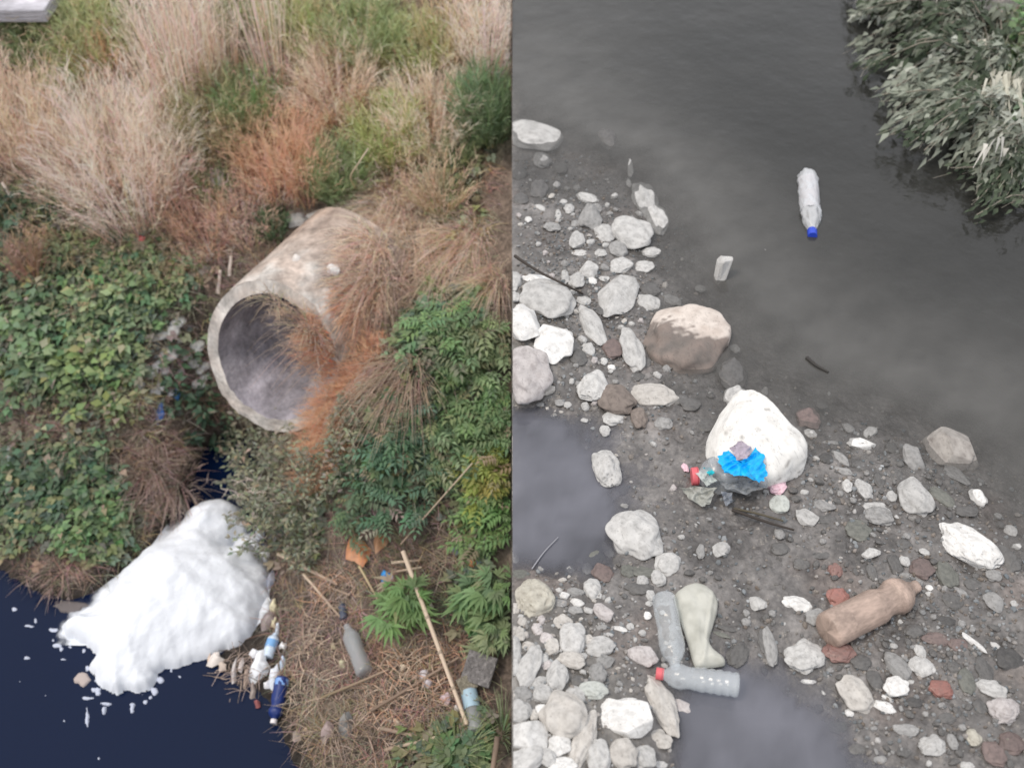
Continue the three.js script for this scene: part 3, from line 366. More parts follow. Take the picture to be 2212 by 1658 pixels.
  ['E', 125, 1008, 240, 118, 66, 'pale', R_, 'long pale stone set on edge near the corner'], ['E', 25, 920, 92, 205, 0, 'pale', R_, 'pale stone cut by the edge of the riverbed beside the one set on edge'], ['E', 58, 1300, 142, 132, 0, 'pale', R_], ['E', 80, 1192, 122, 92, 0, 'grey', R_], ['E', 210, 1182, 125, 102, 0, 'pale', R_], ['E', 200, 1290, 72, 72, 0, 'white', R_], ['E', 150, 1320, 62, 62, 0, 'cream', R_], ['E', 80, 720, 52, 62, 0, 'cream', R_], ['E', 175, 765, 66, 72, 0, 'pink', R_], ['E', 235, 835, 84, 82, 0, 'pink', R_], ['E', 65, 800, 62, 82, 0, 'cream', R_], ['E', 200, 705, 52, 52, 0, 'pink', R_], ['E', 270, 882, 92, 92, 0, 'cream', R_], ['E', 215, 960, 62, 62, 0, 'pale', R_], ['E', 240, 1000, 72, 52, 0, 'pink', R_], ['E', 1592, 600, 112, 102, 0, 'pale', N_, 'small bright block alone in the mud beside the flattened bottle'], ['E', 1395, 762, 110, 28, -14, 'dull', B_], ['E', 1360, 800, 110, 26, -20, 'moss', B_], ['E', 1470, 932, 170, 110, 50, 'dull', P_, 'dull pitted stone touching the foot of the flattened bottle'], ['E', 1642, 840, 82, 155, 0, 'dull', R_], ['E', 30, 1200, 70, 60, 0, 'cream', R_], ['E', 120, 880, 80, 60, 0, 'cream', R_], ['E', 20, 780, 60, 70, 0, 'cream', R_], ['E', 20, 640, 70, 80, 0, 'cream', R_], ['E', 440, 1100, 80, 60, 0, 'dull', R_], ['E', 500, 830, 70, 50, 0, 'cream', R_], ['E', 190, 1110, 90, 60, 20, 'pale', R_], ['E', 340, 980, 80, 60, -20, 'cream', R_], ['E', 520, 1350, 60, 60, 0, 'pale', R_], ['E', 470, 940, 50, 40, 0, 'pale', R_], ['E', 130, 1390, 80, 50, 0, 'pale', R_], ['E', 20, 1010, 70, 110, 0, 'pale', R_],
];
for (const s of STONES) stone(...s);
{ const p = hit(...spot('C', 1368, 95), 0.03), g = new RoundedBoxGeometry(0.05, 0.1, 0.04, 4, 0.014), q = g.attributes.position, col = []; for (let k = 0; k < q.count; k++) { const n = n3(q.getX(k) * 30, q.getY(k) * 20, q.getZ(k) * 30); q.setX(k, q.getX(k) * (0.85 + 0.22 * n + q.getY(k) * 4) + q.getY(k) * 0.12); q.setZ(k, q.getZ(k) * (1 + 0.35 * n)); q.setY(k, q.getY(k) + q.getX(k) * 0.35 + 0.006 * n); col.push(...mixc(TONE.white[0], TONE.white[1], clamp(0.3 + 0.4 * n))); } g.setAttribute('color', new THREE.Float32BufferAttribute(col, 3)); g.computeVertexNormals(); const o = mesh('stone', g, M.stone); o.position.copy(p); o.rotation.set(-0.2, 0.3, -0.08); tag(o, 'white block standing upright out of the river', 'stone'); }
{ // the brown boulder with its pale broken cap, the grey block with a shaded side, the great white rock
  const capA = lin(222, 212, 204), capB = lin(186, 172, 162), bodyA = lin(144, 131, 124), bodyB = lin(116, 110, 106);
  stone('C', 1140, 570, 550, 390, 12, 'pale', R_, 'large brown boulder with a pale broken top at the river edge', { up: 0.6, sink: 0.0, name: 'boulder', category: 'boulder', detail: 15,
    colour: (v, n, f) => mixc(mixc(bodyA, bodyB, clamp(0.5 + n)), mixc(capA, capB, clamp(0.2 + 0.9 * n)), sm(0.0, 0.12, v.y * 0.45 - v.z * 0.7 + v.x * 0.5 + 0.34 * n + 0.12 * f - 0.34)) });
  stone('D', 1205, 1240, 300, 250, -20, 'grey', N_, 'large square-cornered grey block at the river edge', { up: 0.85, name: 'boulder', category: 'boulder', colour: (v, n, f) => mixc(lin(178, 173, 168), lin(140, 134, 130), clamp(0.3 + 0.8 * n + 0.3 * f)) });
  stone('D', 1240, 1420, 190, 80, -45, 'grey', N_, 'pale ledge of rock at the foot of the grey block');
  const W0 = lin(246, 245, 242), W1 = lin(206, 202, 196);
  const big = stone('C', 1570, 1205, 600, 530, 0, 'white', 'smooth', 'great white cone-shaped rock with the crushed bottle at its foot', { up: 0.8, sink: 0.2, name: 'boulder', category: 'boulder', colour: (v, n, f) => mixc(mixc(W0, W1, clamp(0.05 + 0.5 * n + 0.35 * sm(0.25, 0.6, f))), lin(128, 124, 120), 0.7 * sm(0.5, 0.62, fbm(v.x * 2.2, v.y * 7, v.z * 2.6, 4))) });
  const p = big.geometry.attributes.position; for (let j = 0; j < p.count; j++) { const z = p.getZ(j), t = sm(0.12, -0.2, z); p.setX(j, p.getX(j) * lerp(1.02, 0.5, t)); p.setY(j, p.getY(j) * lerp(1, 1.15, t)); } big.geometry.computeVertexNormals();
}
// loose pebbles between the stones: a few shapes, each pebble a thing of its own; below that size, gravel
{
  const shapes = [0, 1, 2, 3, 4, 5, 6, 7].map((k) => { const [a, b] = TONE[['pale', 'grey', 'dull', 'cream', 'grey', 'dull', 'pink', 'pale'][k]]; const g = stoneShape(4, k % 3 ? R_ : N_, 0, (v, n, f) => mixc(a, b, clamp(0.3 + 0.8 * n + 0.3 * f))); const p = g.attributes.position; g.setAttribute('uv', new THREE.BufferAttribute(Float32Array.from({ length: p.count * 2 }, (_, j) => (j % 2 ? p.getZ(j >> 1) : p.getX(j >> 1)) * 0.03), 2)); g.computeVertexNormals(); return g; });
  const density = (px, py) => { // how densely pebbles lie
    let d = 0; for (const [x, y, rx, ry, w] of [[1210, 1480, 170, 230, 1], [2020, 1400, 230, 280, 0.85], [1900, 1080, 250, 120, 0.7], [1260, 640, 170, 260, 0.8], [1380, 880, 120, 70, 0.4], [1450, 1230, 200, 120, 0.28], [1650, 1350, 150, 120, 0.25], [1800, 960, 120, 60, 0.35]]) d = Math.max(d, w * Math.exp(-(((px - x) / rx) ** 2 + ((py - y) / ry) ** 2) * 1.1)); return d; };
  const free = (p, r) => { for (const q of stonePlaces) if (Math.hypot(q.x - p.x, q.z - p.z) < q.rad * 0.92 + r) return false; return true; };
  let n = 0, protos = {};
  for (let t = 0; t < 6000 && n < 250; t++) {
    const px = rr(1112, 2205), py = rr(400, 1652); if (rnd() > density(px, py)) continue;
    const p = shore(px, py), r = rr(8, 17) * mpp(p) * 0.5 * 1.25; if (p.y < -0.02 || p.x < r + 0.006 || !free(p, r)) continue;
    const left = px < 1480, k = left ? pick([0, 1, 3, 3, 4, 6, 7, 7]) : pick([1, 2, 2, 4, 5, 5, 5, 0]);
    const o = protos[k] ? protos[k].clone() : (protos[k] = new THREE.Mesh(shapes[k], k === 2 || k === 5 ? M.wet : M.stone)); o.name = numbered('pebble'); scene.add(o); o.castShadow = o.receiveShadow = true;
    o.position.set(p.x, p.y + r * 0.2, p.z); o.rotation.set(rr(-0.4, 0.4), rr(0, 6.3), rr(-0.4, 0.4)); o.scale.set(r * rr(0.85, 1.3), r * rr(0.5, 0.8), r * rr(0.7, 1));
    const dull = k === 2 || k === 5;
    tag(o, dull ? 'small dark wet pebble lying loose on the gravel between larger stones' : 'small pale dry pebble lying loose on the gravel between larger stones', 'pebble', dull ? 'loose dark pebbles of the riverbed' : 'loose pale pebbles of the riverbed');
    stonePlaces.push({ x: p.x, z: p.z, rad: r, px, py, pebble: true }); n++;
  }
  const gm = std({ roughness: 0.75 }), gg = new THREE.IcosahedronGeometry(1, 1), pp = gg.attributes.position; for (let j = 0; j < pp.count; j++) { const q = 1 + 0.25 * n3(pp.getX(j) * 1.5, pp.getY(j) * 1.5, pp.getZ(j) * 1.5); pp.setXYZ(j, pp.getX(j) * q, pp.getY(j) * q, pp.getZ(j) * q); } gg.computeVertexNormals();
  const N = 7000, im = new THREE.InstancedMesh(gg, gm, N), m4 = new THREE.Matrix4(), qt = new THREE.Quaternion(), col = new THREE.Color(); let i = 0;
  for (let t = 0; t < 90000 && i < N; t++) {
    const x = rr(0.02, 1.75), z = rr(-4.4, -1.1), [px, py] = project(x, 0, z); if (rnd() > 0.05 + 0.8 * density(px, py)) continue;
    const y = bedH(x, z); if (y < -0.05) continue;
    const r = rr(0.0022, 0.006) * (rnd() < 0.15 ? 1.5 : 1), pale = rnd() < (px < 1480 && py > 1270 ? 0.5 : 0.1);
    m4.compose(V(x, y + r * 0.15, z), qt.setFromEuler(new THREE.Euler(rr(0, 6), rr(0, 6), rr(0, 6))), V(r * rr(0.8, 1.5), r * rr(0.5, 0.9), r)); im.setMatrixAt(i, m4);
    const g = pale ? rr(0.25, 0.45) : rr(0.12, 0.26), w = rr(-0.02, 0.03); im.setColorAt(i, col.setRGB(g + w, g, g - w * 0.8)); i++;
  }
  im.count = i; im.name = 'gravel'; scene.add(im); tag(im, 'fine wet gravel and grit between the stones of the riverbed', null, null, 'stuff');
}

// ---------------------------------------------------------------- bottles
const UP = V(0, 1, 0);
// a bottle lying with its foot at a and its mouth at b; prof: [height 0..1, radius 0..1] up to the neck finish
const PROF = {
  water: [[0, 0.0], [0.006, 0.78], [0.02, 0.94], [0.05, 1], [0.1, 0.9], [0.13, 1], [0.2, 0.9], [0.23, 1], [0.3, 0.9], [0.33, 1], [0.4, 0.9], [0.44, 1], [0.5, 0.9], [0.54, 0.9], [0.6, 0.86], [0.66, 0.9], [0.7, 0.98], [0.74, 1], [0.8, 0.93], [0.86, 0.7], [0.91, 0.45], [0.93, 0.38], [0.94, 0.46], [0.95, 0.38], [1, 0.37], [1, 0.3]],
  soda: [[0, 0], [0.002, 0.6], [0.006, 0.86], [0.025, 0.97], [0.06, 1], [0.2, 1], [0.21, 0.985], [0.5, 0.985], [0.51, 1], [0.55, 0.98], [0.6, 0.86], [0.645, 0.8], [0.69, 0.88], [0.74, 1.02], [0.79, 1.02], [0.845, 0.86], [0.89, 0.58], [0.925, 0.36], [0.935, 0.42], [0.945, 0.36], [1, 0.35], [1, 0.28]],
  slim: [[0, 0], [0.006, 0.75], [0.03, 0.95], [0.07, 1], [0.3, 0.98], [0.42, 0.92], [0.55, 0.97], [0.7, 1], [0.78, 0.95], [0.86, 0.68], [0.92, 0.42], [0.94, 0.48], [0.95, 0.4], [1, 0.38], [1, 0.3]],
};
function lieAlong(o, a, b) { o.quaternion.setFromUnitVectors(UP, b.clone().sub(a).normalize()); }
function bottle(name, a, b, r, prof, mat, label, o = {}) {
  const L = a.distanceTo(b), g = base(name, a, label, 'bottle', o.group), inner = new THREE.Group(); lieAlong(g, a, b); void inner;
  const dent = (geo, k = 1) => { const p = geo.attributes.position, ph = rr(-9, 9); for (let j = 0; j < p.count; j++) { const x = p.getX(j), y = p.getY(j), z = p.getZ(j), q = 1 + (o.dent ?? 0.03) * k * fbm(x / r + ph, y / r * 0.7, z / r, 3) - (o.crush ? o.crush * sm(0.1, 0.5, n3(x / r * 0.6, y / r * 0.5 + ph, z / r * 0.6)) : 0); p.setXYZ(j, x * q, y + (o.bend ? 0 : 0), z * q * (o.flat ?? 1)); } geo.computeVertexNormals(); return geo; };
  const pts = []; PROF[prof].forEach(([h, q], k, A) => { pts.push(new THREE.Vector2(Math.max(q * r, 1e-4), h * L)); if (A[k + 1] && A[k + 1][0] - h > 0.05) for (let s = 1; s < 4; s++) pts.push(new THREE.Vector2(lerp(q, A[k + 1][1], s / 4) * r, lerp(h, A[k + 1][0], s / 4) * L)); });
  mesh('body', dent(new THREE.LatheGeometry(pts, 40)), mat, g);
  if (o.cap) { const c = new THREE.CylinderGeometry(r * 0.47, r * 0.49, L * 0.075, 24); c.translate(0, L * 0.985, 0); mesh('cap', c, o.cap, g); const ring = new THREE.CylinderGeometry(r * 0.48, r * 0.48, L * 0.012, 24).translate(0, L * 0.936, 0); mesh('cap_ring', ring, o.cap, g); }
  if (o.label) { const [t0, t1, m] = o.label, P = []; for (let k = 0; k <= 10; k++) P.push(new THREE.Vector2(r * 1.012, lerp(t0, t1, k / 10) * L)); mesh('wrapper', dent(new THREE.LatheGeometry(P, 40), 0.6), m, g); }
  return g;
}
const onBed = (w, x, y, h) => { const [px, py] = spot(w, x, y); return hit(px, py, h); };
const redCap = paint(212, 100, 108), blueCap = paint(44, 74, 196), milky = phys({ color: new THREE.Color().setRGB(0.85, 0.87, 0.9), roughness: 0.3, transmission: 0.5, thickness: 0 });
bottle('plastic_bottle', onBed('B', 273, 1118, 0.008), onBed('B', 307, 1512, 0.004), 0.039, 'slim', milky, 'white plastic bottle with blue cap floating in the river', { cap: blueCap, dent: 0.26, label: [0.14, 0.66, phys({ color: new THREE.Color().setRGB(0.7, 0.7, 0.73), roughness: 0.4, transmission: 0.3, thickness: 0 })] });
bottle('plastic_bottle', onBed('E', 990, 552, 0.035), onBed('E', 1068, 1018, 0.035), 0.034, 'slim', M.pet, 'clear empty bottle lying beside the flattened bottle', { dent: 0.07, crush: 0.08 });
bottle('plastic_bottle', onBed('E', 1478, 1128, 0.034), onBed('E', 952, 1052, 0.03), 0.0325, 'water', M.pet, 'clear ribbed bottle with a red cap by the lower puddle', { cap: redCap, dent: 0.03 });
const mudBrown = std({ vertexColors: false, color: new THREE.Color().setRGB(...lin(206, 182, 168)), roughness: 0.4, map: fine(mudTex, 1) });
bottle('plastic_bottle', onBed('F', 398, 782, 0.05), onBed('F', 980, 490, 0.03), 0.05, 'soda', mudBrown, 'large mud-brown soda bottle lying on the gravel', { dent: 0.008 });
{ // the flattened bottle: a long pressed shape with a waist, creased along its length
  const P = [[1095, 510], [1180, 470], [1270, 490], [1335, 570], [1335, 650], [1310, 740], [1285, 830], [1310, 890], [1375, 945], [1385, 990], [1330, 1005], [1215, 1012], [1185, 985], [1160, 900], [1130, 800], [1095, 700], [1065, 600], [1060, 550]].map(([x, y]) => onBed('E', x, y, 0.02));
  const c = V(); P.forEach((p) => c.add(p)); c.multiplyScalar(1 / P.length); c.y = 0;
  const o = base('plastic_bottle', c, 'flattened greenish-grey bottle between the clear bottle and the mud', 'bottle');
  const curve = new THREE.CatmullRomCurve3(P.map((p) => p.clone().sub(c)), true, 'catmullrom', 0.5), edge = curve.getPoints(120), inside = (x, z) => { let k = false; for (let i = 0, j = edge.length - 1; i < edge.length; j = i++) if (edge[i].z > z !== edge[j].z > z && x < ((edge[j].x - edge[i].x) * (z - edge[i].z)) / (edge[j].z - edge[i].z) + edge[i].x) k = !k; return k; };
  const rim = (x, z) => { let d = 9; for (let k = 0; k < 120; k++) d = Math.min(d, segDist(x, z, edge[k], edge[(k + 1) % 120])); return d; };
  const rows = 34, pos = [], col = [], uv = [], ix = [], A = lin(188, 188, 180), B = lin(156, 156, 147), n = 120;
  for (const side of [1, -1]) for (let k = 0; k <= rows; k++) for (let j = 0; j <= n; j++) { const e = edge[j % n], t = k / rows, x = e.x * (1 - t) + t * 0.01 * 0, z = lerp(e.z, e.z * 0.55, t), d = Math.min(rim(x, z), 0.04); const y = 0.006 + side * (0.003 + 0.024 * Math.sqrt(1 - (1 - d / 0.04) ** 2)) * (side > 0 ? 1 : 0.25) + side * 0.0022 * fbm(x * 30, 1, z * 22, 3) + (side > 0 ? 0.004 * sm(0.01, 0.0, Math.abs(x - 0.02 + z * 0.25)) : 0) + 0.006; const q = mixc(A, B, clamp(0.3 + 0.8 * fbm(x * 14, 3, z * 14, 3))); pos.push(x, y, z); col.push(...q); uv.push(x, z); if (k < rows && j < n) { const b = pos.length / 3 - 1; ix.push(b, b + 1, b + n + 1, b + 1, b + n + 2, b + n + 1); } }
  void inside; const g = new THREE.BufferGeometry(); g.setAttribute('position', new THREE.Float32BufferAttribute(pos, 3)); g.setAttribute('color', new THREE.Float32BufferAttribute(col, 3)); g.setAttribute('uv', new THREE.Float32BufferAttribute(uv, 2)); g.setIndex(ix); g.computeVertexNormals(); mesh('body', g, M.plastic, o);
}
{ // the crushed bottle at the foot of the white rock: blue wrapper, red cap, torn clear film
  const a = onBed('C', 1650, 1400, 0.05), b = onBed('C', 1180, 1425, 0.035);
  const o = bottle('crushed_bottle', a, b, 0.058, 'slim', M.petGrey, 'crushed clear bottle with a torn blue wrapper and red cap', { crush: 0.4, dent: 0.2, flat: 0.95, cap: redCap });
  const q = o.quaternion.clone().invert(), loc = (x, y, h) => onBed('C', x, y, h).sub(a).applyQuaternion(q);
  const patch = (name, pts, colour, m = M.film) => { const bb = new MB(), c = pts.reduce((t, p) => [t[0] + p[0] / pts.length, t[1] + p[1] / pts.length, t[2] + p[2] / pts.length], [0, 0, 0]), n = pts.length, R = 12, K = n * 8, ring = [];
    for (let k = 0; k <= R; k++) { ring.push([]); for (let j = 0; j < K; j++) { const u = j / 8, i0 = Math.floor(u), f = u - i0, A = pts[i0], B = pts[(i0 + 1) % n], jag = 1 + 0.13 * n3(j * 0.3, k * 0.1, c[0]), t = (k / R) * (k === R ? jag : 1), X = lerp(c[0], lerp(A[0], B[0], f), t), Y = lerp(c[1], lerp(A[1], B[1], f), t), H = lerp(c[2], lerp(A[2], B[2], f), t) + 0.009 * (1 - 2 * Math.abs(n3(X * 0.012 + Y * 0.007, Y * 0.013, c[0]))) + 0.0025 * n3(X * 0.04, Y * 0.04, 3), P = loc(X, Y, H); ring[k].push(bb.v(P.x, P.y, P.z, colour.map((v) => Math.min(0.9, v * (1 + 0.3 * fbm(X * 0.03, Y * 0.03, 8, 2)))))); } }
    for (let k = 0; k < R; k++) for (let j = 0; j < K; j++) { const e = (j + 1) % K; bb.t(ring[k][j], ring[k][e], ring[k + 1][j]); bb.t(ring[k][e], ring[k + 1][e], ring[k + 1][j]); } return bb.build(name, m, o); };
  patch('wrapper', [[1345, 1300, 0.11], [1410, 1260, 0.12], [1480, 1325, 0.128], [1540, 1300, 0.125], [1580, 1240, 0.12], [1640, 1300, 0.11], [1655, 1410, 0.105], [1610, 1470, 0.115], [1520, 1420, 0.125], [1440, 1420, 0.125], [1365, 1390, 0.12]], lin(0, 172, 244), M.plastic);
  patch('wrapper', [[1245, 1370, 0.075], [1290, 1365, 0.08], [1320, 1400, 0.08], [1290, 1430, 0.075]], lin(20, 176, 190), M.plastic);
  patch('wrapper', [[1415, 1240, 0.125], [1490, 1195, 0.12], [1560, 1240, 0.12], [1530, 1305, 0.135], [1460, 1318, 0.134]], lin(166, 156, 170), M.plastic);
  patch('torn_film', [[1330, 1430, 0.06], [1450, 1420, 0.085], [1600, 1450, 0.07], [1640, 1490, 0.05], [1520, 1540, 0.05], [1400, 1510, 0.055]], lin(150, 154, 158));
  patch('torn_film', [[1100, 1500, 0.03], [1190, 1490, 0.04], [1330, 1500, 0.05], [1290, 1600, 0.03], [1240, 1620, 0.025], [1150, 1570, 0.02]], lin(176, 178, 172));
  patch('torn_film', [[1360, 1520, 0.05], [1430, 1530, 0.05], [1430, 1590, 0.03], [1390, 1620, 0.025]], lin(150, 156, 166));
  patch('torn_film', [[1190, 1400, 0.06], [1250, 1370, 0.07], [1330, 1450, 0.07], [1270, 1490, 0.05]], lin(196, 204, 202));
}
{ // small rubbish on the riverbed
  const lump = (w, x, y, L1, L2, tone, name, label, cat) => { const s = stone(w, x, y, L1, L2, rr(-30, 30), tone, P_, label, { name, category: cat, detail: 11 }); s.material = M.plastic; return s; };
  TONE.rag = [lin(152, 106, 98), lin(124, 94, 88)]; TONE.pinkish = [lin(226, 196, 206), lin(186, 142, 158)]; TONE.dimred = [lin(136, 104, 98), lin(112, 94, 90)];
  lump('F', 470, 560, 125, 115, 'rag', 'rag', 'torn red rag beside the brown bottle', 'rag'); lump('F', 455, 388, 85, 75, 'dimred', 'rag', 'small dull red scrap in the murky patch above the brown bottle', 'rag'); lump('F', 480, 915, 190, 115, 'dimred', 'rag', 'dull pink scrap under the foot of the brown bottle', 'rag');
  lump('F', 1135, 1150, 140, 105, 'rag', 'rag', 'red lump lying in the lower gravel', 'rag'); lump('D', 75, 1485, 115, 105, 'pinkish', 'plastic_lump', 'pinkish white plastic lump at the foot of the great white rock', 'litter'); lump('C', 1130, 1370, 40, 50, 'pinkish', 'plastic_lump', 'tiny pale scrap above the red cap of the crushed bottle', 'litter');
  const stick = (name, pts, r, c, label, h = 0.02) => { const b = new MB(), P = pts.map(([w, x, y, q]) => { const [px, py] = spot(w, x, y), g = shore(px, py); return hit(px, py, Math.max(g.y, 0) + (q ?? h)); }), o = base(name, P[0], label, 'stick'); b.tube(P.map((p) => p.clone().sub(P[0])), r, r * 0.6, c, c, 6); b.build('stem', M.wood, o, 1); return o; };
  const black = lin(62, 56, 52);
  stick('stick', [['C', 30, 5], ['C', 110, 60], ['C', 210, 120], ['C', 330, 180], ['C', 470, 250, 0.005]], 0.006, black, 'long dark twig lying across the pale stones at the edge of the bar', 0.05); stick('stick', [['C', 1430, 1640], ['F', 60, 92], ['F', 190, 128]], 0.005, black, 'bent black stick below the crushed bottle'); stick('stick', [['F', -200, -10], ['F', -60, 20], ['F', 120, 70]], 0.004, lin(90, 84, 70), 'thin brown stick lying next to the bent black one', 0.015);
  stick('stick', [['D', 270, 660, 0.003], ['D', 330, 710, 0.004], ['D', 410, 755, 0.002]], 0.007, lin(58, 56, 54), 'short dark stick in the river shallows', 0.003); stick('stick', [['E', 140, 380], ['E', 220, 270], ['E', 310, 175]], 0.0022, lin(150, 150, 156), 'thin pale stalk reaching into the slate puddle', 0.006);
}

// ---------------------------------------------------------------- plants: builders
// a tuft of grass or dead weeds; sizes in metres
function tuft(name, p, label, cat, o) {
  const g = base(name, p, label, cat, o.group), b = new MB(), H = o.ground ?? bankH, side = o.side ?? -1;
  for (let k = 0; k < o.n; k++) {
    const a = rr(0, 6.283), q = Math.sqrt(rnd()) * o.r, x = Math.cos(a) * q, z = Math.sin(a) * q; if (side < 0 && p.x + x > -0.01) continue; const tilt = (o.lean ?? 0.35) * (0.25 + (q / o.r) * 0.9) * rr(0.5, 1.5);
    const d = V(Math.cos(a + gauss() * 0.5) * tilt + (o.dx ?? 0), 1, Math.sin(a + gauss() * 0.5) * tilt + (o.dz ?? 0)).normalize(), L = o.h * rr(0.55, 1.1) * (1 - 0.3 * (q / o.r) ** 2), f = rnd();
    const c0 = mixc(o.c[0], o.c[1], f).map((v) => v * rr(0.75, 1.15)), c1 = mixc(c0, o.c[2] ?? o.c[1], 0.6), at = V(x, H(p.x + x, p.z + z) - p.y - 0.01, z);
    b.blade(at, d, L, (o.w ?? 0.005) * rr(0.7, 1.3), (o.sag ?? 0.15) * rr(0.4, 1.6), c0, c1, 4);
    for (let j = 0; j < (o.fluff ?? 0); j++) { const t = rr(0.4, 1), e = at.clone().addScaledVector(d, L * t); e.y -= (o.sag ?? 0.15) * L * t * t; b.blade(e, V(d.x + gauss() * 0.7, d.y * 0.6 + rr(0, 0.7), d.z + gauss() * 0.7).normalize(), L * rr(0.1, 0.24), (o.w ?? 0.005) * rr(0.6, 1.1), 0.25, c1, c1.map((v) => Math.min(0.85, v * 1.12)), 2); }
  }
  b.build('stems', o.mat ?? M.dry, g, side); return g;
}
// a leafy plant: a low dome of leaves on thin stems, following the ground
function leafy(name, p, label, cat, o) {
  const g = base(name, p, label, cat, o.group), b = new MB(), st = new MB(), H = o.ground ?? bankH, side = o.side ?? -1, ns = o.stems ?? Math.round(o.n / 16);
  for (let k = 0; k < ns; k++) {
    const a = rr(0, 6.283), q = Math.sqrt(rnd()) * o.r * 0.9, x = Math.cos(a) * q, z = Math.sin(a) * q * (o.rz ?? 1), hh = o.h * (1 - 0.55 * (q / o.r) ** 2) * rr(0.6, 1.1), rootx = x * 0.55, rootz = z * 0.55;
    const s0 = V(rootx, H(p.x + rootx, p.z + rootz) - p.y - 0.02, rootz), top = V(x + (o.dx ?? 0) * hh, H(p.x + x, p.z + z) - p.y + hh, z + (o.dz ?? 0) * hh), mid = s0.clone().lerp(top, 0.55); mid.y += hh * 0.18;
    st.tube([s0, mid, top], 0.0032, 0.0015, o.stem ?? C.olive, o.c[0], 3);
    const cv = new THREE.CatmullRomCurve3([s0, mid, top]), nl = Math.round(o.n / ns), shade = rr(0.72, 1.2);
    for (let j = 0; j < nl; j++) {
      const t = rr(0.25, 1.02), e = cv.getPoint(Math.min(t, 1)), az = rr(0, 6.283), f = clamp(rnd() * 0.8 + (t - 0.6) * 0.6), c = (rnd() < 0.07 ? mixc(C.dull, C.olive, rnd()) : mixc(o.c[0], o.c[1], f)).map((v) => v * shade * rr(0.85, 1.12)), L = o.leaf * (rnd() < 0.25 ? rr(0.35, 0.6) : rr(0.6, 1.35));
      if (o.form === 'compound') { // a stalk with pairs of leaflets
        const d = V(Math.cos(az), rr(0.1, 0.7), Math.sin(az)).normalize(), m = 5; for (let i = 0; i <= m; i++) { const w = i / m, at = e.clone().addScaledVector(d, L * 1.9 * w); at.y -= 0.5 * L * w * w; for (const sd of i === m ? [0] : [-1, 1]) { const ld = d.clone().applyAxisAngle(UP, sd * rr(0.8, 1.15)); ld.y = rr(-0.45, 0.1); b.leaf(at, ld.normalize(), UP, L * rr(0.7, 1) * (1 - 0.25 * w), L * 0.24, c, mixc(c, o.c[1], 0.35)); } }
      } else if (o.form === 'palm') { // leaflets from one point, like a hand
        const d = V(Math.cos(az), rr(0.2, 0.7), Math.sin(az)).normalize(), at = e.clone().addScaledVector(d, L * 0.5); for (let i = -3; i <= 3; i++) { const ld = d.clone().applyAxisAngle(UP, i * 0.42); ld.y = rr(-0.35, 0.15); b.leaf(at, ld.normalize(), UP, L * (1 - 0.1 * Math.abs(i)), L * 0.17, c, mixc(c, o.c[1], 0.4)); }
      } else { const d = V(Math.cos(az), rr(-0.35, 0.45), Math.sin(az)).normalize(); b.leaf(e.clone().addScaledVector(d, L * 0.25), d, V(gauss() * 0.4, 1, 0.35 + gauss() * 0.4).normalize(), L, L * (o.wide ?? 0.62), c, mixc(c, o.c[1], 0.25)); }
    }
  }
  b.build('leaves', o.mat ?? M.leaf, g, side); st.build('stems', M.wood, g, side); return g;
}

// ---------------------------------------------------------------- the left bank: plants, one by one
const pm = (p) => mpp(p);
const T = (name, px, py, wpx, hpx, n, cols, label, cat, o = {}) => { const p = o.ground ? surf(px, py) : land(px, py), m = mpp(p); return tuft(name, p, label, cat, { n, r: (wpx * m) * 0.38, h: (hpx * m) / 0.74, c: cols, ...o }); };
const L_ = (name, px, py, rpx, hpx, n, leafpx, cols, label, cat, o = {}) => { const p = land(px, py), m = mpp(p); return leafy(name, p, label, cat, { n, r: rpx * m, h: (hpx * m) / 0.74, leaf: leafpx * m, c: cols, ...o }); };
const DG = 'dry_weed', W = 'dry grass';
T(DG, 275, 425, 250, 215, 520, [C.straw, C.pale, C.pale], 'largest pale straw weed, spreading like a fan in the middle of the slope', W, { fluff: 9, lean: 0.42, w: 0.0042 });
T(DG, 190, 400, 140, 130, 220, [C.straw, C.hay, C.pale], 'low pale weed pressed against the flank of the largest straw weed', W, { fluff: 8, lean: 0.5 });
T(DG, 370, 400, 110, 150, 200, [C.hay, C.straw, C.pale], 'thin straw weed on the pipe side of the largest one', W, { fluff: 7, lean: 0.4 });
T('tall_grass', 400, 205, 190, 230, 360, [C.straw, C.pale, C.pale], 'tall pale reed-like grass standing at the top of the slope', W, { fluff: 2, lean: 0.18, w: 0.006, sag: 0.06 });
T('tall_grass', 470, 190, 120, 200, 200, [C.hay, C.pale, C.pale], 'tall straw stalks behind the olive bush', W, { fluff: 2, lean: 0.16, w: 0.006, sag: 0.06 });
T('tall_grass', 590, 170, 110, 210, 150, [C.straw, C.pale, C.pale], 'sparse cluster of long straw stalks at the top of the slope', W, { fluff: 1, lean: 0.14, w: 0.007, sag: 0.04 });
T('tall_grass', 690, 130, 120, 130, 160, [C.hay, C.straw, C.lime], 'yellowish stalks among green feathery weeds at the top', W, { fluff: 3, lean: 0.2 });
T(DG, 60, 330, 130, 190, 260, [C.hay, C.straw, C.straw], 'beige weed at the far end of the slope below the bright green bush', W, { fluff: 8, lean: 0.35 });
T(DG, 120, 390, 120, 110, 170, [C.mauve, C.hay, C.straw], 'dim mauve weed below the beige one', W, { fluff: 6, lean: 0.5 });
T(DG, 735, 235, 140, 140, 330, [C.peach, lin(226, 190, 160), C.pale], 'round peach-coloured weed like a pompom', W, { fluff: 10, lean: 0.5, w: 0.004 });
T(DG, 745, 285, 90, 70, 110, [C.rust, C.peach], 'small rusty weed under the peach pompom', W, { fluff: 7, lean: 0.6 });
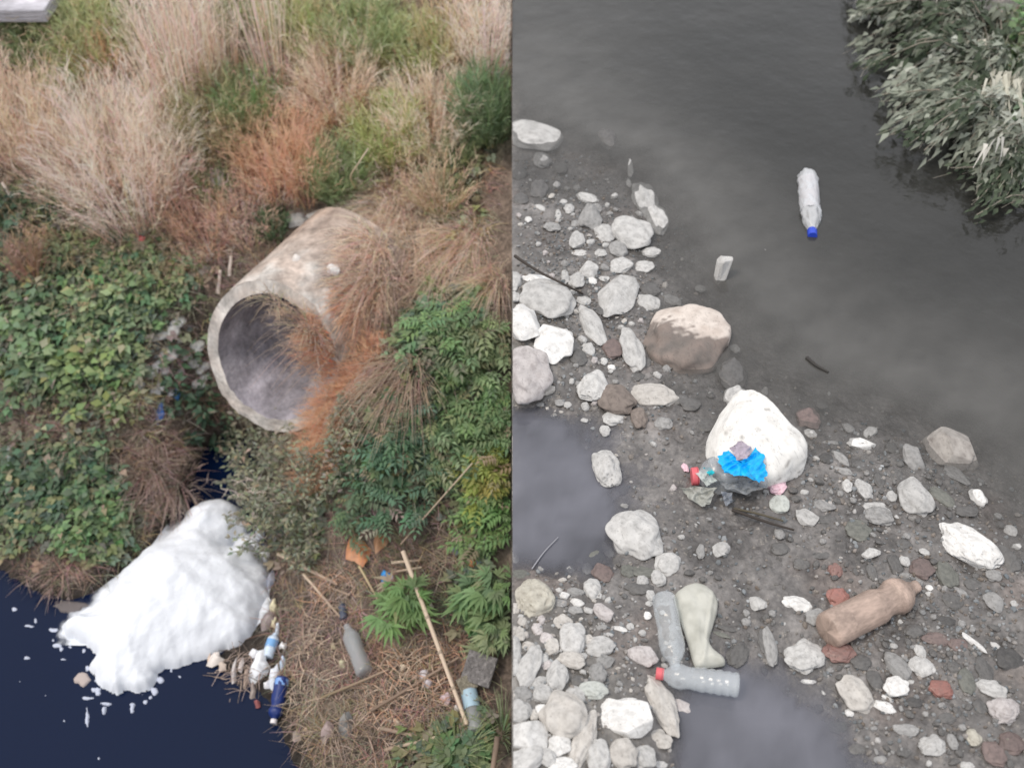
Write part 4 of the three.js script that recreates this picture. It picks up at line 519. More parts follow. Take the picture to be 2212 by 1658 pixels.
T(DG, 600, 390, 150, 140, 320, [C.peach, C.rust, C.peach], 'orange-tinged weed above the pipe', W, { fluff: 9, lean: 0.4, w: 0.0042 });
T(DG, 660, 420, 80, 150, 130, [C.hay, C.rust, C.peach], 'thin rusty weed leaning over the stones on the pipe', W, { fluff: 6, lean: 0.4 });
T(DG, 925, 310, 170, 140, 330, [C.straw, lin(226, 200, 164), C.pale], 'creamy feathery weed above the lime bush', W, { fluff: 9, lean: 0.45 });
T(DG, 1050, 150, 120, 150, 220, [C.straw, C.pale, C.pale], 'pinkish pale weed at the top beside the edge of the bank', W, { fluff: 9, lean: 0.35 });
T(DG, 960, 110, 120, 120, 170, [C.hay, C.straw, lin(206, 200, 150)], 'yellow-beige weed at the top beside the pinkish one', W, { fluff: 7, lean: 0.35 });
T(DG, 240, 150, 90, 80, 150, [C.peach, C.rust, C.peach], 'small peach weed behind the largest straw weed', W, { fluff: 8, lean: 0.45 });
T(DG, 180, 225, 70, 70, 90, [C.mauve, C.hay], 'greyish twiggy weed behind the largest straw weed', W, { fluff: 5, lean: 0.4 });
T(DG, 445, 520, 130, 100, 170, [C.rust, C.mauve, C.peach], 'reddish brown weed above the crown of the pipe', W, { fluff: 6, lean: 0.5 });
T(DG, 530, 490, 130, 100, 160, [C.mauve, C.hay, C.straw], 'dusty mauve grass behind the pipe', W, { fluff: 5, lean: 0.5 });
T(DG, 350, 500, 110, 80, 120, [C.mauve, C.dull, C.hay], 'dull matted grass below the largest straw weed', W, { fluff: 4, lean: 0.6 });
for (const [px, py, w, h, n, cols, label] of [[250, 520, 120, 60, 150, [C.hay, C.dull, C.straw], 'dusty matted grass between the largest straw weed and the creepers'], [160, 530, 110, 60, 140, [C.mauve, C.hay, C.olive], 'greyish dusty grass above the olive creeper'], [420, 580, 90, 60, 130, [C.rust, C.mauve, C.hay], 'pinkish dry grass at the shoulder of the pipe'], [330, 570, 90, 50, 120, [C.dull, C.mauve, C.olive], 'dull dry grass above the pale-leaved creeper'], [120, 470, 110, 70, 140, [C.hay, C.mauve, C.straw], 'pale mauve grass under the low pale weed'], [40, 430, 70, 60, 90, [C.olive, C.dull], 'olive dry grass at the far side of the slope'], [170, 660, 60, 50, 80, [C.dull, C.brown, C.hay], 'brown grass in a gap of the creepers'], [110, 860, 70, 40, 80, [C.brown, C.dull, C.hay], 'brown grass in a lower gap of the creepers'], [400, 470, 100, 60, 130, [C.hay, C.peach, C.mauve], 'peach-tinged grass below the crumpled paper'], [690, 330, 60, 60, 90, [C.hay, C.olive], 'short hay between the orange weed and the feathery bush'], [820, 400, 80, 50, 110, [C.hay, C.straw], 'short straw below the round lime bush'], [560, 200, 80, 70, 110, [C.olive, C.hay], 'olive stubble between the two tall grasses'], [660, 200, 70, 60, 90, [C.mauve, C.hay], 'mauve stubble beside the peach pompom']]) T('matted_grass', px, py, w, h, n, cols, label, W, { lean: 0.7, sag: 0.4, fluff: 5 });
T(DG, 70, 600, 50, 110, 110, [C.rust, C.brown], 'rusty brown stalks between green creepers at the far side', W, { fluff: 6, lean: 0.3 });
// hay hanging beside the pipe
for (const [px, py, w, h, n, cols, label, dx, dz] of [
  [830, 450, 130, 110, 280, [C.hay, C.straw, C.pale], 'tangled hay lying over the back of the pipe', -0.5, 0.5], [870, 530, 140, 120, 320, [C.hay, C.straw], 'drooping hay between the pipe and the tall green stems', -0.4, 0.6], [830, 590, 110, 110, 260, [C.hay, C.mauve, C.straw], 'hay falling along the flank of the pipe', -0.3, 0.6], [1000, 520, 130, 120, 300, [C.hay, C.straw, C.pale], 'drooping straw high beside the edge of the bank', -0.5, 0.6], [1060, 610, 90, 110, 200, [C.hay, C.straw], 'drooping straw above the green leaves at the edge of the bank', -0.4, 0.7], [930, 620, 120, 110, 240, [C.hay, C.dull, C.straw], 'pale stubbly grass above the leafy slope', -0.3, 0.7],
  [840, 690, 120, 120, 260, [C.hay, C.dull, C.straw], 'brownish hay behind the rusty fern', -0.4, 0.7], [790, 790, 130, 130, 280, [C.dull, C.hay, C.brown], 'dull trailing grass below the rusty fern', -0.5, 0.7], [870, 800, 120, 120, 220, [C.dull, C.brown, C.hay], 'brown trailing stems under the leafy slope', -0.4, 0.8], [720, 880, 110, 100, 180, [C.brown, C.dull, C.hay], 'dark trailing stems above the grey shrub', -0.5, 0.7],
]) T('hay_tuft', px, py, w, h, n, cols, label, W, { dx, dz, lean: 0.6, sag: 0.75, fluff: 2, w: 0.0042, ground: surfH });
for (const [sx, al, h, n, label] of [[0.35, 0.2, 0.16, 300, 'uppermost rust-orange fern, lying on the shoulder of the pipe'], [0.4, 0.14, 0.25, 520, 'rust-orange dead fern drooping beside the mouth of the pipe'], [0.42, 0.0, 0.24, 520, 'rust-orange dead fern hanging across the side of the pipe mouth'], [0.44, -0.14, 0.2, 360, 'lowest rust-orange dead fern, below the pipe mouth'], [0.44, 0.0, 0.13, 180, 'pale orange dead grass reaching into the pipe mouth']]) {
  const p = PC.clone().addScaledVector(PS, sx).addScaledVector(PA, -al); p.y = surfH(p.x, p.z);
  tuft('dead_fern', p, label, 'fern', { n, r: 0.13, h, c: [lin(222, 160, 122), lin(234, 182, 146), C.peach], dx: -PS.x * 0.72 + PA.x * 0.5, dz: -PS.z * 0.72 + PA.z * 0.5, lean: 0.6, sag: 0.45, fluff: 9, w: 0.004, ground: surfH });
}
for (const [px, py, w, h, n, cols, label] of [[800, 520, 100, 80, 200, [C.hay, C.straw, C.pale], 'pale straw lying on the back of the pipe'], [790, 600, 110, 100, 320, [C.hay, C.mauve, C.straw], 'mauve straw tumbling over the flank of the pipe'], [830, 500, 110, 90, 280, [C.hay, C.straw, C.pale], 'thick straw covering the back end of the pipe'], [770, 650, 80, 80, 240, [C.hay, C.peach, C.rust], 'rusty straw above the drooping ferns'], [790, 740, 80, 80, 200, [C.hay, C.rust, C.straw], 'straw falling from the mound beside the pipe mouth'], [690, 900, 90, 80, 200, [C.dull, C.brown, C.hay], 'brown stems hanging below the dead ferns'], [640, 905, 60, 60, 130, [C.dull, C.grey, C.hay], 'greyish stems under the lip of the pipe']]) T('hay_tuft', px, py, w, h, n, cols, label, W, { dx: -0.45, dz: 0.55, lean: 0.7, sag: 0.7, fluff: 3, w: 0.0042, ground: surfH });
for (const [px, py, w, h, n, label] of [[320, 1010, 60, 110, 130, 'dry brown grass hanging down the bank above the foam'], [380, 1040, 70, 120, 150, 'dry reddish grass hanging beside the dark outflow'], [340, 930, 70, 70, 100, 'dry brown grass below the blue scraps'], [130, 1230, 110, 50, 110, 'muddy brown grass at the edge of the black pool'], [60, 930, 90, 60, 90, 'dull brown weeds in the middle of the far creepers'], [150, 960, 80, 60, 90, 'dull brown stalks beside the far creepers']]) T('brown_grass', px, py, w, h, n, [C.brown, C.dull, C.mauve], label, W, { dx: 0.0, dz: 0.5, lean: 0.6, sag: 0.6, fluff: 3 });
// green feathery bushes on the slope
for (const [px, py, w, h, n, c, label] of [
  [75, 120, 100, 80, 300, [C.bright, C.green], 'bright green bush under the concrete slab'], [200, 110, 170, 110, 420, [C.lime, lin(204, 208, 166)], 'light green bush at the top beside the concrete slab'], [140, 200, 60, 70, 150, [C.green, C.lime], 'small green weed behind the beige one'], [480, 300, 150, 120, 420, [C.olive, lin(184, 178, 142)], 'olive bush in front of the tall pale grass'], [545, 270, 80, 110, 240, [C.green, C.bright], 'mid green bush beside the olive one'],
  [735, 415, 90, 100, 330, [C.bright, C.green], 'deep green feathery bush behind the pipe stones'], [840, 345, 110, 110, 420, [C.lime, lin(200, 206, 150)], 'round lime green bush in the middle of the slope'], [790, 120, 120, 120, 330, [C.lime, C.green], 'tall light green weed at the top of the slope'], [900, 150, 100, 90, 260, [C.lime, lin(200, 204, 156)], 'lime weed between two straw weeds at the top'], [640, 90, 110, 100, 240, [C.green, C.lime], 'soft green weed behind the straw stalks at the top'], [520, 60, 90, 80, 180, [C.lime, C.green], 'small green weed at the very top between tall grasses'],
  [1060, 290, 90, 130, 320, [C.green, C.leaf], 'dark green bush high on the slope beside the edge of the bank'], [955, 460, 60, 130, 90, [C.green, C.hay], 'upright green stems above the drooping straw'], [590, 500, 60, 50, 150, [C.deep, C.leaf], 'dark green weed behind the crown of the pipe'], [745, 560, 60, 60, 180, [C.leaf, C.green], 'small green weed growing on the flank of the pipe'], [990, 340, 80, 60, 160, [C.leaf, C.green], 'green weed under the creamy feathery one'], [465, 420, 60, 60, 120, [C.leaf, C.green], 'small green weed beside the white scrap of paper'],
]) T('green_bush', px, py, w, h, n, c, label, 'bush', { fluff: 12, lean: 0.5, w: 0.006, sag: 0.12, mat: M.leaf });
// broad-leaved creepers
const creeper = (px, py, r, h, n, lf, c, label, o) => L_('creeper', px, py, r, h, n, lf, c, label, 'creeper', o);
creeper(80, 770, 90, 50, 264, 23, [C.leaf, lin(150, 170, 132)], 'light green creeper at the far side with broad leaves'); creeper(70, 680, 80, 40, 150, 21, [C.deep, C.leaf], 'dark creeper above the light green one at the far side'); creeper(220, 730, 90, 45, 230, 22, [C.leaf, C.green], 'broad-leaved creeper in the middle of the far bank'); creeper(210, 850, 100, 55, 304, 22, [C.leaf, lin(158, 168, 108)], 'yellowish green creeper below the middle one'); creeper(300, 640, 70, 35, 130, 20, [C.leaf, lin(146, 164, 126)], 'creeper with pale leaves beside the mouth of the pipe'); creeper(250, 600, 80, 30, 110, 18, [C.olive, C.green], 'dusty olive creeper above the pale-leaved one'); creeper(250, 790, 60, 40, 130, 20, [C.leaf, C.green], 'creeper growing up to the line of pale stones'); creeper(400, 620, 40, 25, 60, 16, [C.leaf, C.green], 'small creeper at the shoulder of the pipe');
creeper(30, 850, 70, 40, 160, 19, [C.deep, C.leaf], 'dark creeper at the far side below the light green one'); creeper(30, 500, 60, 60, 152, 19, [C.deep, lin(92, 116, 98)], 'darkest creeper at the far side under the beige weed'); creeper(150, 590, 60, 28, 80, 16, [C.olive, C.green], 'grey-green creeper beside the rusty stalks'); creeper(200, 1070, 90, 55, 264, 21, [C.deep, C.leaf], 'dark green creeper above the foam'); creeper(80, 1040, 90, 55, 240, 21, [C.deep, lin(106, 126, 104)], 'dark dusty creeper at the far side above the pool'); creeper(60, 1150, 80, 40, 184, 17, [C.olive, C.leaf], 'olive creeper near the edge of the black pool'); creeper(190, 1160, 80, 45, 208, 19, [C.leaf, C.bright], 'fresh green creeper just above the foam'); creeper(250, 1110, 50, 40, 120, 17, [C.bright, C.leaf], 'small bright creeper beside the hanging brown grass'); creeper(140, 960, 70, 35, 136, 17, [C.olive, C.deep], 'dull creeper between the far ones'); creeper(290, 880, 50, 30, 96, 15, [C.olive, C.leaf], 'small olive creeper near the blue scraps');
creeper(430, 890, 75, 60, 288, 21, [C.deep, lin(94, 122, 98)], 'dark nettle hanging under the mouth of the pipe', { dz: 0.3, wide: 0.45 }); creeper(480, 940, 45, 35, 136, 17, [C.deep, C.leaf], 'small dark nettle in the shade under the pipe lip', { wide: 0.45 });
// leafy growth right of the pipe
const herb = (px, py, r, h, n, lf, c, label, o) => L_('leafy_herb', px, py, r, h, n, lf, c, label, 'plant', o);
herb(985, 745, 100, 49, 137, 24, [C.leaf, C.bright], 'leafy herb with long pointed leaflets below the drooping straw', { form: 'compound', stems: 16 }); herb(1050, 800, 90, 56, 137, 24, [C.leaf, C.green], 'leafy herb against the edge of the bank, above the others', { form: 'compound', stems: 16 }); herb(1025, 905, 90, 49, 137, 23, [C.leaf, C.bright], 'leafy herb in the middle of the green slope', { form: 'compound', stems: 16 });
herb(855, 1025, 120, 56, 162, 23, [lin(98, 134, 108), lin(122, 154, 126)], 'bluish green herb under the brown trailing stems', { form: 'compound', stems: 20 }); herb(955, 985, 80, 42, 100, 23, [C.leaf, C.green], 'herb beside the bluish green one', { form: 'compound', stems: 12 }); herb(780, 1080, 80, 42, 100, 21, [lin(104, 132, 108), C.leaf], 'small bluish herb behind the grey shrub', { form: 'compound', stems: 12 }); herb(1050, 970, 80, 56, 137, 24, [C.leaf, C.bright], 'bright leafy herb above the yellow one at the edge of the bank', { form: 'compound', stems: 14 });
herb(1065, 1060, 70, 56, 150, 23, [C.yellow, lin(164, 176, 100)], 'yellow-green herb at the edge of the bank', { form: 'compound', stems: 14 }); herb(1060, 1140, 80, 49, 162, 23, [C.bright, lin(136, 166, 108)], 'fresh green herb under the yellow-green one', { form: 'compound', stems: 14 });
L_('bamboo_sprout', 870, 1345, 62, 90, 60, 46, [C.bright, lin(132, 166, 108)], 'bright green sprout with finger-like leaves beside the long cane', 'plant', { form: 'palm', stems: 14 }); L_('bamboo_sprout', 1060, 1335, 60, 80, 55, 42, [C.leaf, C.bright], 'dark green sprout at the edge of the bank beyond the long cane', 'plant', { form: 'palm', stems: 12 }); L_('bamboo_sprout', 1075, 1400, 50, 50, 36, 40, [C.leaf, C.green], 'low sprout beside the grey board', 'plant', { form: 'palm', stems: 9 });
T('grass_tuft', 985, 1630, 110, 90, 170, [C.leaf, C.green, C.lime], 'green grass tuft at the nearest end of the long cane', 'grass', { lean: 0.5, sag: 0.3, w: 0.006, mat: M.leaf }); T('grass_tuft', 1085, 1580, 60, 100, 130, [C.leaf, C.green], 'green grass tuft in the nearest corner of the bank', 'grass', { lean: 0.5, sag: 0.3, w: 0.006, mat: M.leaf }); T('grass_tuft', 1000, 1300, 90, 60, 110, [C.leaf, C.deep], 'dark grass between the sprouts', 'grass', { lean: 0.6, sag: 0.4, w: 0.006, mat: M.leaf }); T('grass_tuft', 880, 1190, 90, 60, 120, [C.deep, C.olive], 'dark grass behind the orange lump', 'grass', { lean: 0.6, sag: 0.5, w: 0.005, mat: M.leaf });
// the grey shrub beside the outflow: small dusty leaves and pale bare twigs
for (const [px, py, r, h, n, label] of [[540, 1000, 60, 70, 420, 'grey-green shrub closing in on the outflow under the pipe'], [640, 1040, 80, 100, 620, 'dusty shrub between the pipe lip and the tall one'], [740, 1010, 80, 90, 520, 'dusty dark shrub below the dead ferns'], [760, 930, 70, 70, 380, 'dusty shrub among the brown trailing stems'], [610, 1150, 90, 150, 900, 'tall grey-green shrub with small dusty leaves beside the outflow'], [560, 1060, 70, 90, 480, 'grey-green shrub leaning over the dark outflow'], [680, 1100, 80, 110, 560, 'grey-green shrub behind the tall one'], [600, 980, 70, 60, 380, 'low grey-green growth under the pipe lip'], [670, 1190, 60, 60, 300, 'lowest grey-green shrub above the dry canes']]) L_('grey_shrub', px, py, r, h, n, 13, [lin(122, 128, 108), lin(166, 168, 148)], label, 'shrub', { stems: 34, wide: 0.4, stem: C.dull, dx: -0.25, dz: 0.2 });
{ const p = land(590, 1130), m = mpp(p), o = base('bare_twigs', p, 'pale bare twigs sticking out of the grey shrub over the outflow', 'twigs'), b = new MB(); for (let k = 0; k < 30; k++) { const a = V(rr(-60, 80) * m, rr(20, 130) * m, rr(-40, 50) * m); let d = V(gauss() - 0.7, gauss() * 0.6, gauss() + 0.3).normalize(); const e = a.clone().addScaledVector(d, rr(30, 70) * m), f = a.clone().lerp(e, 0.5).add(V(0, 8 * m, 0)); b.tube([a, f, e], 0.003, 0.0012, C.mauve, C.pale, 3); for (let j = 0; j < 3; j++) { const t = f.clone().lerp(e, rnd()); b.tube([t, t.clone().add(V(gauss(), gauss(), gauss()).multiplyScalar(18 * m))], 0.0016, 0.0008, C.pale, C.pale, 3); } } b.build('twig', M.wood, o, -1); }

// low growth too fine to count: straw litter and small leaves over the whole bank
{
  const cover = (name, count, geo, mat, cover_, place, label) => { const im = new THREE.InstancedMesh(geo, mat, count), m4 = new THREE.Matrix4(), qt = new THREE.Quaternion(), col = new THREE.Color(); let i = 0;
    for (let t = 0; t < count * 6 && i < count; t++) { const x = rr(-3.3, -0.1), z = rr(-6.6, -1.8), y = bankH(x, z); if (y < YL + 0.025) continue; const [px, py] = project(x, y, z), w = cover_(px, py); if (rnd() > w) continue; if (place(i, x, y, z, px, py, m4, qt, col)) { im.setMatrixAt(i, m4); im.setColorAt(i, col); i++; } }
    im.count = i; im.name = name; im.castShadow = im.receiveShadow = true; scene.add(im); tag(im, label, null, null, 'stuff'); };
  const bl = new MB(); for (let k = 0; k < 5; k++) { const a = rr(0, 6.28); bl.blade(V(gauss() * 0.02, 0, gauss() * 0.02), V(Math.cos(a), rr(0.15, 0.9), Math.sin(a)).normalize(), rr(0.06, 0.13), 0.004, 0.5, [1, 1, 1], [1, 1, 1], 3); }
  const lf = new MB(); for (let k = 0; k < 6; k++) { const a = rr(0, 6.28); lf.leaf(V(gauss() * 0.02, rr(0.01, 0.05), gauss() * 0.02), V(Math.cos(a), rr(-0.3, 0.3), Math.sin(a)).normalize(), V(gauss() * 0.3, 1, 0.3).normalize(), rr(0.025, 0.042), 0.02, [1, 1, 1]); }
  const greenish = (px, py) => { let g = 0, d = 0.2; for (const [a, b, rx, ry, c] of patches) { const e = Math.exp(-2.2 * (((px - a) / rx) ** 2 + ((py - b) / ry) ** 2)); if (c[1] > c[0]) g += e; else d += e; } return [g, d]; };
  const channel = (x, z) => { let d = 9; for (let k = 0; k < 3; k++) d = Math.min(d, segDist(x, z, chan[k], chan[k + 1])); return d < 0.2; };
  const onPipe = (x, z) => { const qx = x - PC.x, qz = z - PC.z, al = -(qx * PA.x + qz * PA.z), ac = Math.abs(qx * PS.x + qz * PS.z); return al > -0.25 && al < 0.95 && ac < PR + 0.05; };
  cover('straw_litter', 15000, bl.geo(), M.dry, (px, py) => { const [g, d] = greenish(px, py); return clamp(d / (g + d)) * (py > 1250 ? 0.8 : 1); }, (i, x, y, z, px, py, m4, qt, col) => { if (onPipe(x, z) || channel(x, z)) return false; const s = rr(0.6, 1.3); m4.compose(V(x, y - 0.004, z), qt.setFromEuler(new THREE.Euler(rr(-0.3, 0.3), rr(0, 6.28), rr(-0.3, 0.3))), V(s, s, s)); const c = mixc(patchColour(x, y, z, 0.15), pick([C.hay, C.straw, C.dull, C.brown, C.mauve]), rr(0.1, 0.6)); col.setRGB(...c.map((v) => Math.min(0.85, v * rr(0.85, 1.35)))); return true; }, 'dry straw and dead stems littering the whole bank');
  const ws = new MB(); for (let k = 0; k < 3; k++) { const a = rr(0, 6.28), d = V(Math.cos(a) * rr(0.1, 0.5), 1, Math.sin(a) * rr(0.1, 0.5)).normalize(), L = rr(0.6, 1), o = V(gauss() * 0.08, 0, gauss() * 0.08), e = ws.blade(o, d, L, 0.018, rr(0.1, 0.45), [0.8, 0.8, 0.8], [1, 1, 1], 5).clone(); for (let j = 0; j < 9; j++) { const t = rr(0.45, 1), q = o.clone().lerp(e, t); q.y = o.y + d.y * L * t; ws.blade(q, V(d.x + gauss() * 0.8, rr(0.2, 1), d.z + gauss() * 0.8).normalize(), rr(0.07, 0.2), 0.016, 0.3, [1, 1, 1], [1, 1, 1], 2); } }
  cover('wild_stems', 3800, ws.geo(), M.dry, (px, py) => { const [g, d] = greenish(px, py); return clamp(sm(640, 380, py) + 0.22) * clamp(d / (g + d) + 0.25) * (py > 1000 ? 0.3 : 1); }, (i, x, y, z, px, py, m4, qt, col) => { if (onPipe(x, z) || channel(x, z) || x > -0.3) return false; const s = py > 640 ? rr(0.06, 0.14) : rr(0.12, 0.3); m4.compose(V(x, y - 0.01, z), qt.setFromEuler(new THREE.Euler(rr(-0.25, 0.35), rr(0, 6.28), rr(-0.3, 0.3))), V(s, s, s)); const c = mixc(patchColour(x, y, z, 0.05), pick([C.hay, C.straw, C.pale, C.peach, C.olive, C.mauve]), rr(0.2, 0.7)); col.setRGB(...c.map((v) => Math.min(0.88, v * rr(0.85, 1.2)))); return true; }, 'wild dry stems scattered between the larger weeds of the slope');
  cover('ground_cover', 9000, lf.geo(), M.leaf, (px, py) => { const [g, d] = greenish(px, py); return clamp((g * 1.3) / (g + d)); }, (i, x, y, z, px, py, m4, qt, col) => { if (onPipe(x, z) || channel(x, z)) return false; const s = rr(0.7, 1.4); m4.compose(V(x, y, z), qt.setFromEuler(new THREE.Euler(rr(-0.3, 0.3), rr(0, 6.28), rr(-0.3, 0.3))), V(s, s, s)); const c = mixc(patchColour(x, y, z, 0.02), pick([C.leaf, C.deep, C.green]), rr(0.2, 0.7)); col.setRGB(...c.map((v) => v * rr(0.7, 1.1))); return true; }, 'low green leaves covering the damp parts of the bank');
}

// ---------------------------------------------------------------- foam below the pipe
const foamShape = (outline, H, round, cell, lumps) => {
  const P = outline.map(([px, py, h]) => hit(px, py, YL + (h ?? 0.01))), c = P.reduce((s, p) => s.add(p), V()).multiplyScalar(1 / P.length); c.y = YL;
  let x0 = 9, x1 = -9, z0 = 9, z1 = -9; P.forEach((p) => { x0 = Math.min(x0, p.x); x1 = Math.max(x1, p.x); z0 = Math.min(z0, p.z); z1 = Math.max(z1, p.z); });
  const sd = (x, z) => { let d = 9, k = false; for (let i = 0, j = P.length - 1; i < P.length; j = i++) { d = Math.min(d, segDist(x, z, P[j], P[i])); if (P[i].z > z !== P[j].z > z && x < ((P[j].x - P[i].x) * (z - P[i].z)) / (P[j].z - P[i].z) + P[i].x) k = !k; } return k ? d : -d; };
  const nx = Math.ceil((x1 - x0) / cell) + 7, nz = Math.ceil((z1 - z0) / cell) + 7, pos = [], ok = [], ix = [], uv = [];
  for (let j = 0; j < nz; j++) for (let i = 0; i < nx; i++) {
    const x = x0 + (i - 3) * cell, z = z0 + (j - 3) * cell, d = sd(x, z) + lumps * (0.5 * fbm(x * 8, 1, z * 8, 3) + 0.32 * fbm(x * 32, 1, z * 32, 3)), t = clamp(d / round);
    let y = d <= 0 ? -0.012 : (H > 0.1 ? 0.16 : 0.8) * H * Math.sqrt(1 - (1 - t) ** 2) + (H > 0.1 ? 0.84 : 0.2) * H * Math.pow(clamp(d / (round * 3.4)), 0.8) * (1.25 - 0.25 * clamp(d / (round * 3.4)));
    if (d > 0) y += t * lumps * (0.4 * n3(x * 5, 4, z * 5) + 0.16 * n3(x * 13, 7, z * 13));
    pos.push(x - c.x, Math.max(y, -0.012), z - c.z); uv.push(x, z); ok.push(d > -cell * 1.5);
  }
  for (let k = 0; k < (H > 0.1 ? 5 : 1); k++) { const old = pos.slice(); for (let j = 1; j < nz - 1; j++) for (let i = 1; i < nx - 1; i++) { const a = (j * nx + i) * 3 + 1; if (old[a] > 0) pos[a] = (old[a] * 2 + old[a - 3] + old[a + 3] + old[a - nx * 3] + old[a + nx * 3]) / 6; } }
  for (let j = 0; j < nz; j++) for (let i = 0; i < nx; i++) { const a = (j * nx + i) * 3; if (pos[a + 1] > 0) pos[a + 1] += lumps * (0.06 * Math.abs(fbm(pos[a] * 22, 6, pos[a + 2] * 22, 2)) + 0.045 * fbm(pos[a] * 60, 6, pos[a + 2] * 60, 2)); }
  for (let j = 0; j < nz - 1; j++) for (let i = 0; i < nx - 1; i++) { const a = j * nx + i; if (ok[a] && ok[a + 1] && ok[a + nx] && ok[a + nx + 1]) ix.push(a, a + nx, a + 1, a + 1, a + nx, a + nx + 1); }
  const g = new THREE.BufferGeometry(); g.setAttribute('position', new THREE.Float32BufferAttribute(pos, 3)); g.setAttribute('uv', new THREE.Float32BufferAttribute(uv, 2)); g.setIndex(ix); g.computeVertexNormals(); return [g, c];
};
{
  const top = 0.09, [g, c] = foamShape([[378, 1125, 0.07], [392, 1085, top], [428, 1062, top], [475, 1060, top], [516, 1078, top], [528, 1110, 0.08], [524, 1140, 0.06], [500, 1172, 0.04], [535, 1160, 0.05], [566, 1190, 0.05], [578, 1240, 0.06], [575, 1295, 0.02], [558, 1322], [552, 1368], [522, 1394], [465, 1410], [432, 1426], [392, 1436], [345, 1450], [322, 1488], [292, 1502], [270, 1487], [250, 1502], [215, 1482], [194, 1442], [204, 1410], [178, 1392], [140, 1380], [133, 1352], [166, 1326], [203, 1318, 0.03], [228, 1265, 0.05], [252, 1222, 0.07], [298, 1172, top], [342, 1145, top]], 0.215, 0.1, 0.007, 0.04);
  const f = mesh('foam', g, M.foam); f.position.copy(c); tag(f, 'thick heap of white foam floating on the black pool below the pipe', 'foam');
  { // the thin film that the heap trails on the water, thinning outwards
    const O = [[378, 1150], [340, 1150], [252, 1230], [203, 1318], [172, 1326], [148, 1352], [152, 1380], [178, 1394], [200, 1412], [192, 1445], [214, 1486], [250, 1506], [292, 1506], [324, 1492], [348, 1454], [394, 1440], [466, 1412], [524, 1396], [556, 1368], [562, 1322], [575, 1295], [570, 1200], [500, 1150]].map(([x, y]) => hit(x, y, YL)), pos = [], col = [], ix = [], N = 150, x0 = -2.3, z0 = -4.1, st = 0.0105;
    const sd = (x, z) => { let d = 9, k = false; for (let i = 0, j = O.length - 1; i < O.length; j = i++) { d = Math.min(d, segDist(x, z, O[j], O[i])); if (O[i].z > z !== O[j].z > z && x < ((O[j].x - O[i].x) * (z - O[i].z)) / (O[j].z - O[i].z) + O[i].x) k = !k; } return k ? d : -d; }, ok = [];
    for (let j = 0; j <= N; j++) for (let i = 0; i <= N * 1.15; i++) { const x = x0 + i * st, z = z0 + j * st, d = sd(x, z), a = clamp(sm(-0.06, 0.0, d + 0.04 * fbm(x * 13, 3, z * 13, 4)) * 0.95); pos.push(x - c.x, 0.0045, z - c.z); col.push(0.84, 0.88, 0.95, a); ok.push(a > 0.004 && d < 0.1); }
    const W = Math.floor(N * 1.15) + 1; for (let j = 0; j < N; j++) for (let i = 0; i < W - 1; i++) { const q = j * W + i; if (ok[q] || ok[q + 1] || ok[q + W] || ok[q + W + 1]) ix.push(q, q + W, q + 1, q + 1, q + W, q + W + 1); }
    const fg = new THREE.BufferGeometry(); fg.setAttribute('position', new THREE.Float32BufferAttribute(pos, 3)); fg.setAttribute('color', new THREE.Float32BufferAttribute(col, 4)); fg.setIndex(ix); fg.computeVertexNormals(); mesh('foam_film', fg, std({ vertexColors: true, transparent: true, roughness: 1 }), f);
  }
  const flecks = [[28, 1313, 10, 8], [60, 1350, 22, 7], [75, 1338, 9, 14], [113, 1358, 20, 9], [112, 1380, 9, 7], [122, 1392, 20, 8], [130, 1398, 9, 10], [56, 1418, 13, 8], [134, 1422, 17, 7], [186, 1505, 30, 8], [226, 1517, 26, 8], [222, 1532, 9, 18], [284, 1528, 9, 17], [186, 1550, 9, 44], [136, 1554, 5, 6], [57, 1366, 6, 7], [185, 1528, 8, 12], [165, 1345, 14, 8], [150, 1395, 12, 8], [200, 1487, 14, 10], [210, 1635, 5, 5], [330, 1490, 14, 20], [345, 1465, 18, 14], [40, 1470, 5, 4], [95, 1500, 5, 5]];
  for (let k = 0; k < 16; k++) { const e = pick([[150, 1390], [170, 1400], [200, 1430], [196, 1460], [215, 1490], [250, 1506], [285, 1508], [315, 1500], [335, 1468], [380, 1446], [430, 1434], [140, 1340], [128, 1366]]); flecks.push([e[0] + rr(-14, 10), e[1] + rr(-6, 14), rr(6, 18), rr(5, 12)]); }
  for (const [px, py, w, h] of flecks) { const o = []; for (let k = 0; k < 9; k++) { const a = (k / 9) * 6.283, q = rr(0.75, 1.2); o.push([px + Math.cos(a) * w * 0.55 * q, py + Math.sin(a) * h * 0.55 * q]); } const [fg, fc] = foamShape(o, 0.005, 0.008, 0.004, 0.012), k = mesh('foam_fleck', fg, M.fleck); k.position.copy(fc); tag(k, 'small fleck of white foam drifting on the dark pool', 'foam', 'flecks of foam on the pool'); }
  for (const [px, py, w, h, label] of [[176, 1466, 34, 26, 'beige clot of scum stuck to the tip of the foam'], [150, 1306, 70, 26, 'thin brown scum on the water above the tip of the foam'], [70, 1262, 40, 10, 'thin pale scum streak along the far edge of the pool']]) { const o = []; for (let k = 0; k < 12; k++) { const a = (k / 12) * 6.283, q = rr(0.7, 1.15); o.push([px + Math.cos(a) * w * 0.6 * q, py + Math.sin(a) * h * 0.6 * q]); } const [fg, fc] = foamShape(o, 0.012, 0.02, 0.005, 0.01), k = mesh('scum', fg, std({ color: new THREE.Color().setRGB(...(py > 1400 ? lin(176, 164, 160) : lin(104, 98, 98))) })); k.position.copy(fc); tag(k, label, 'scum'); }
}

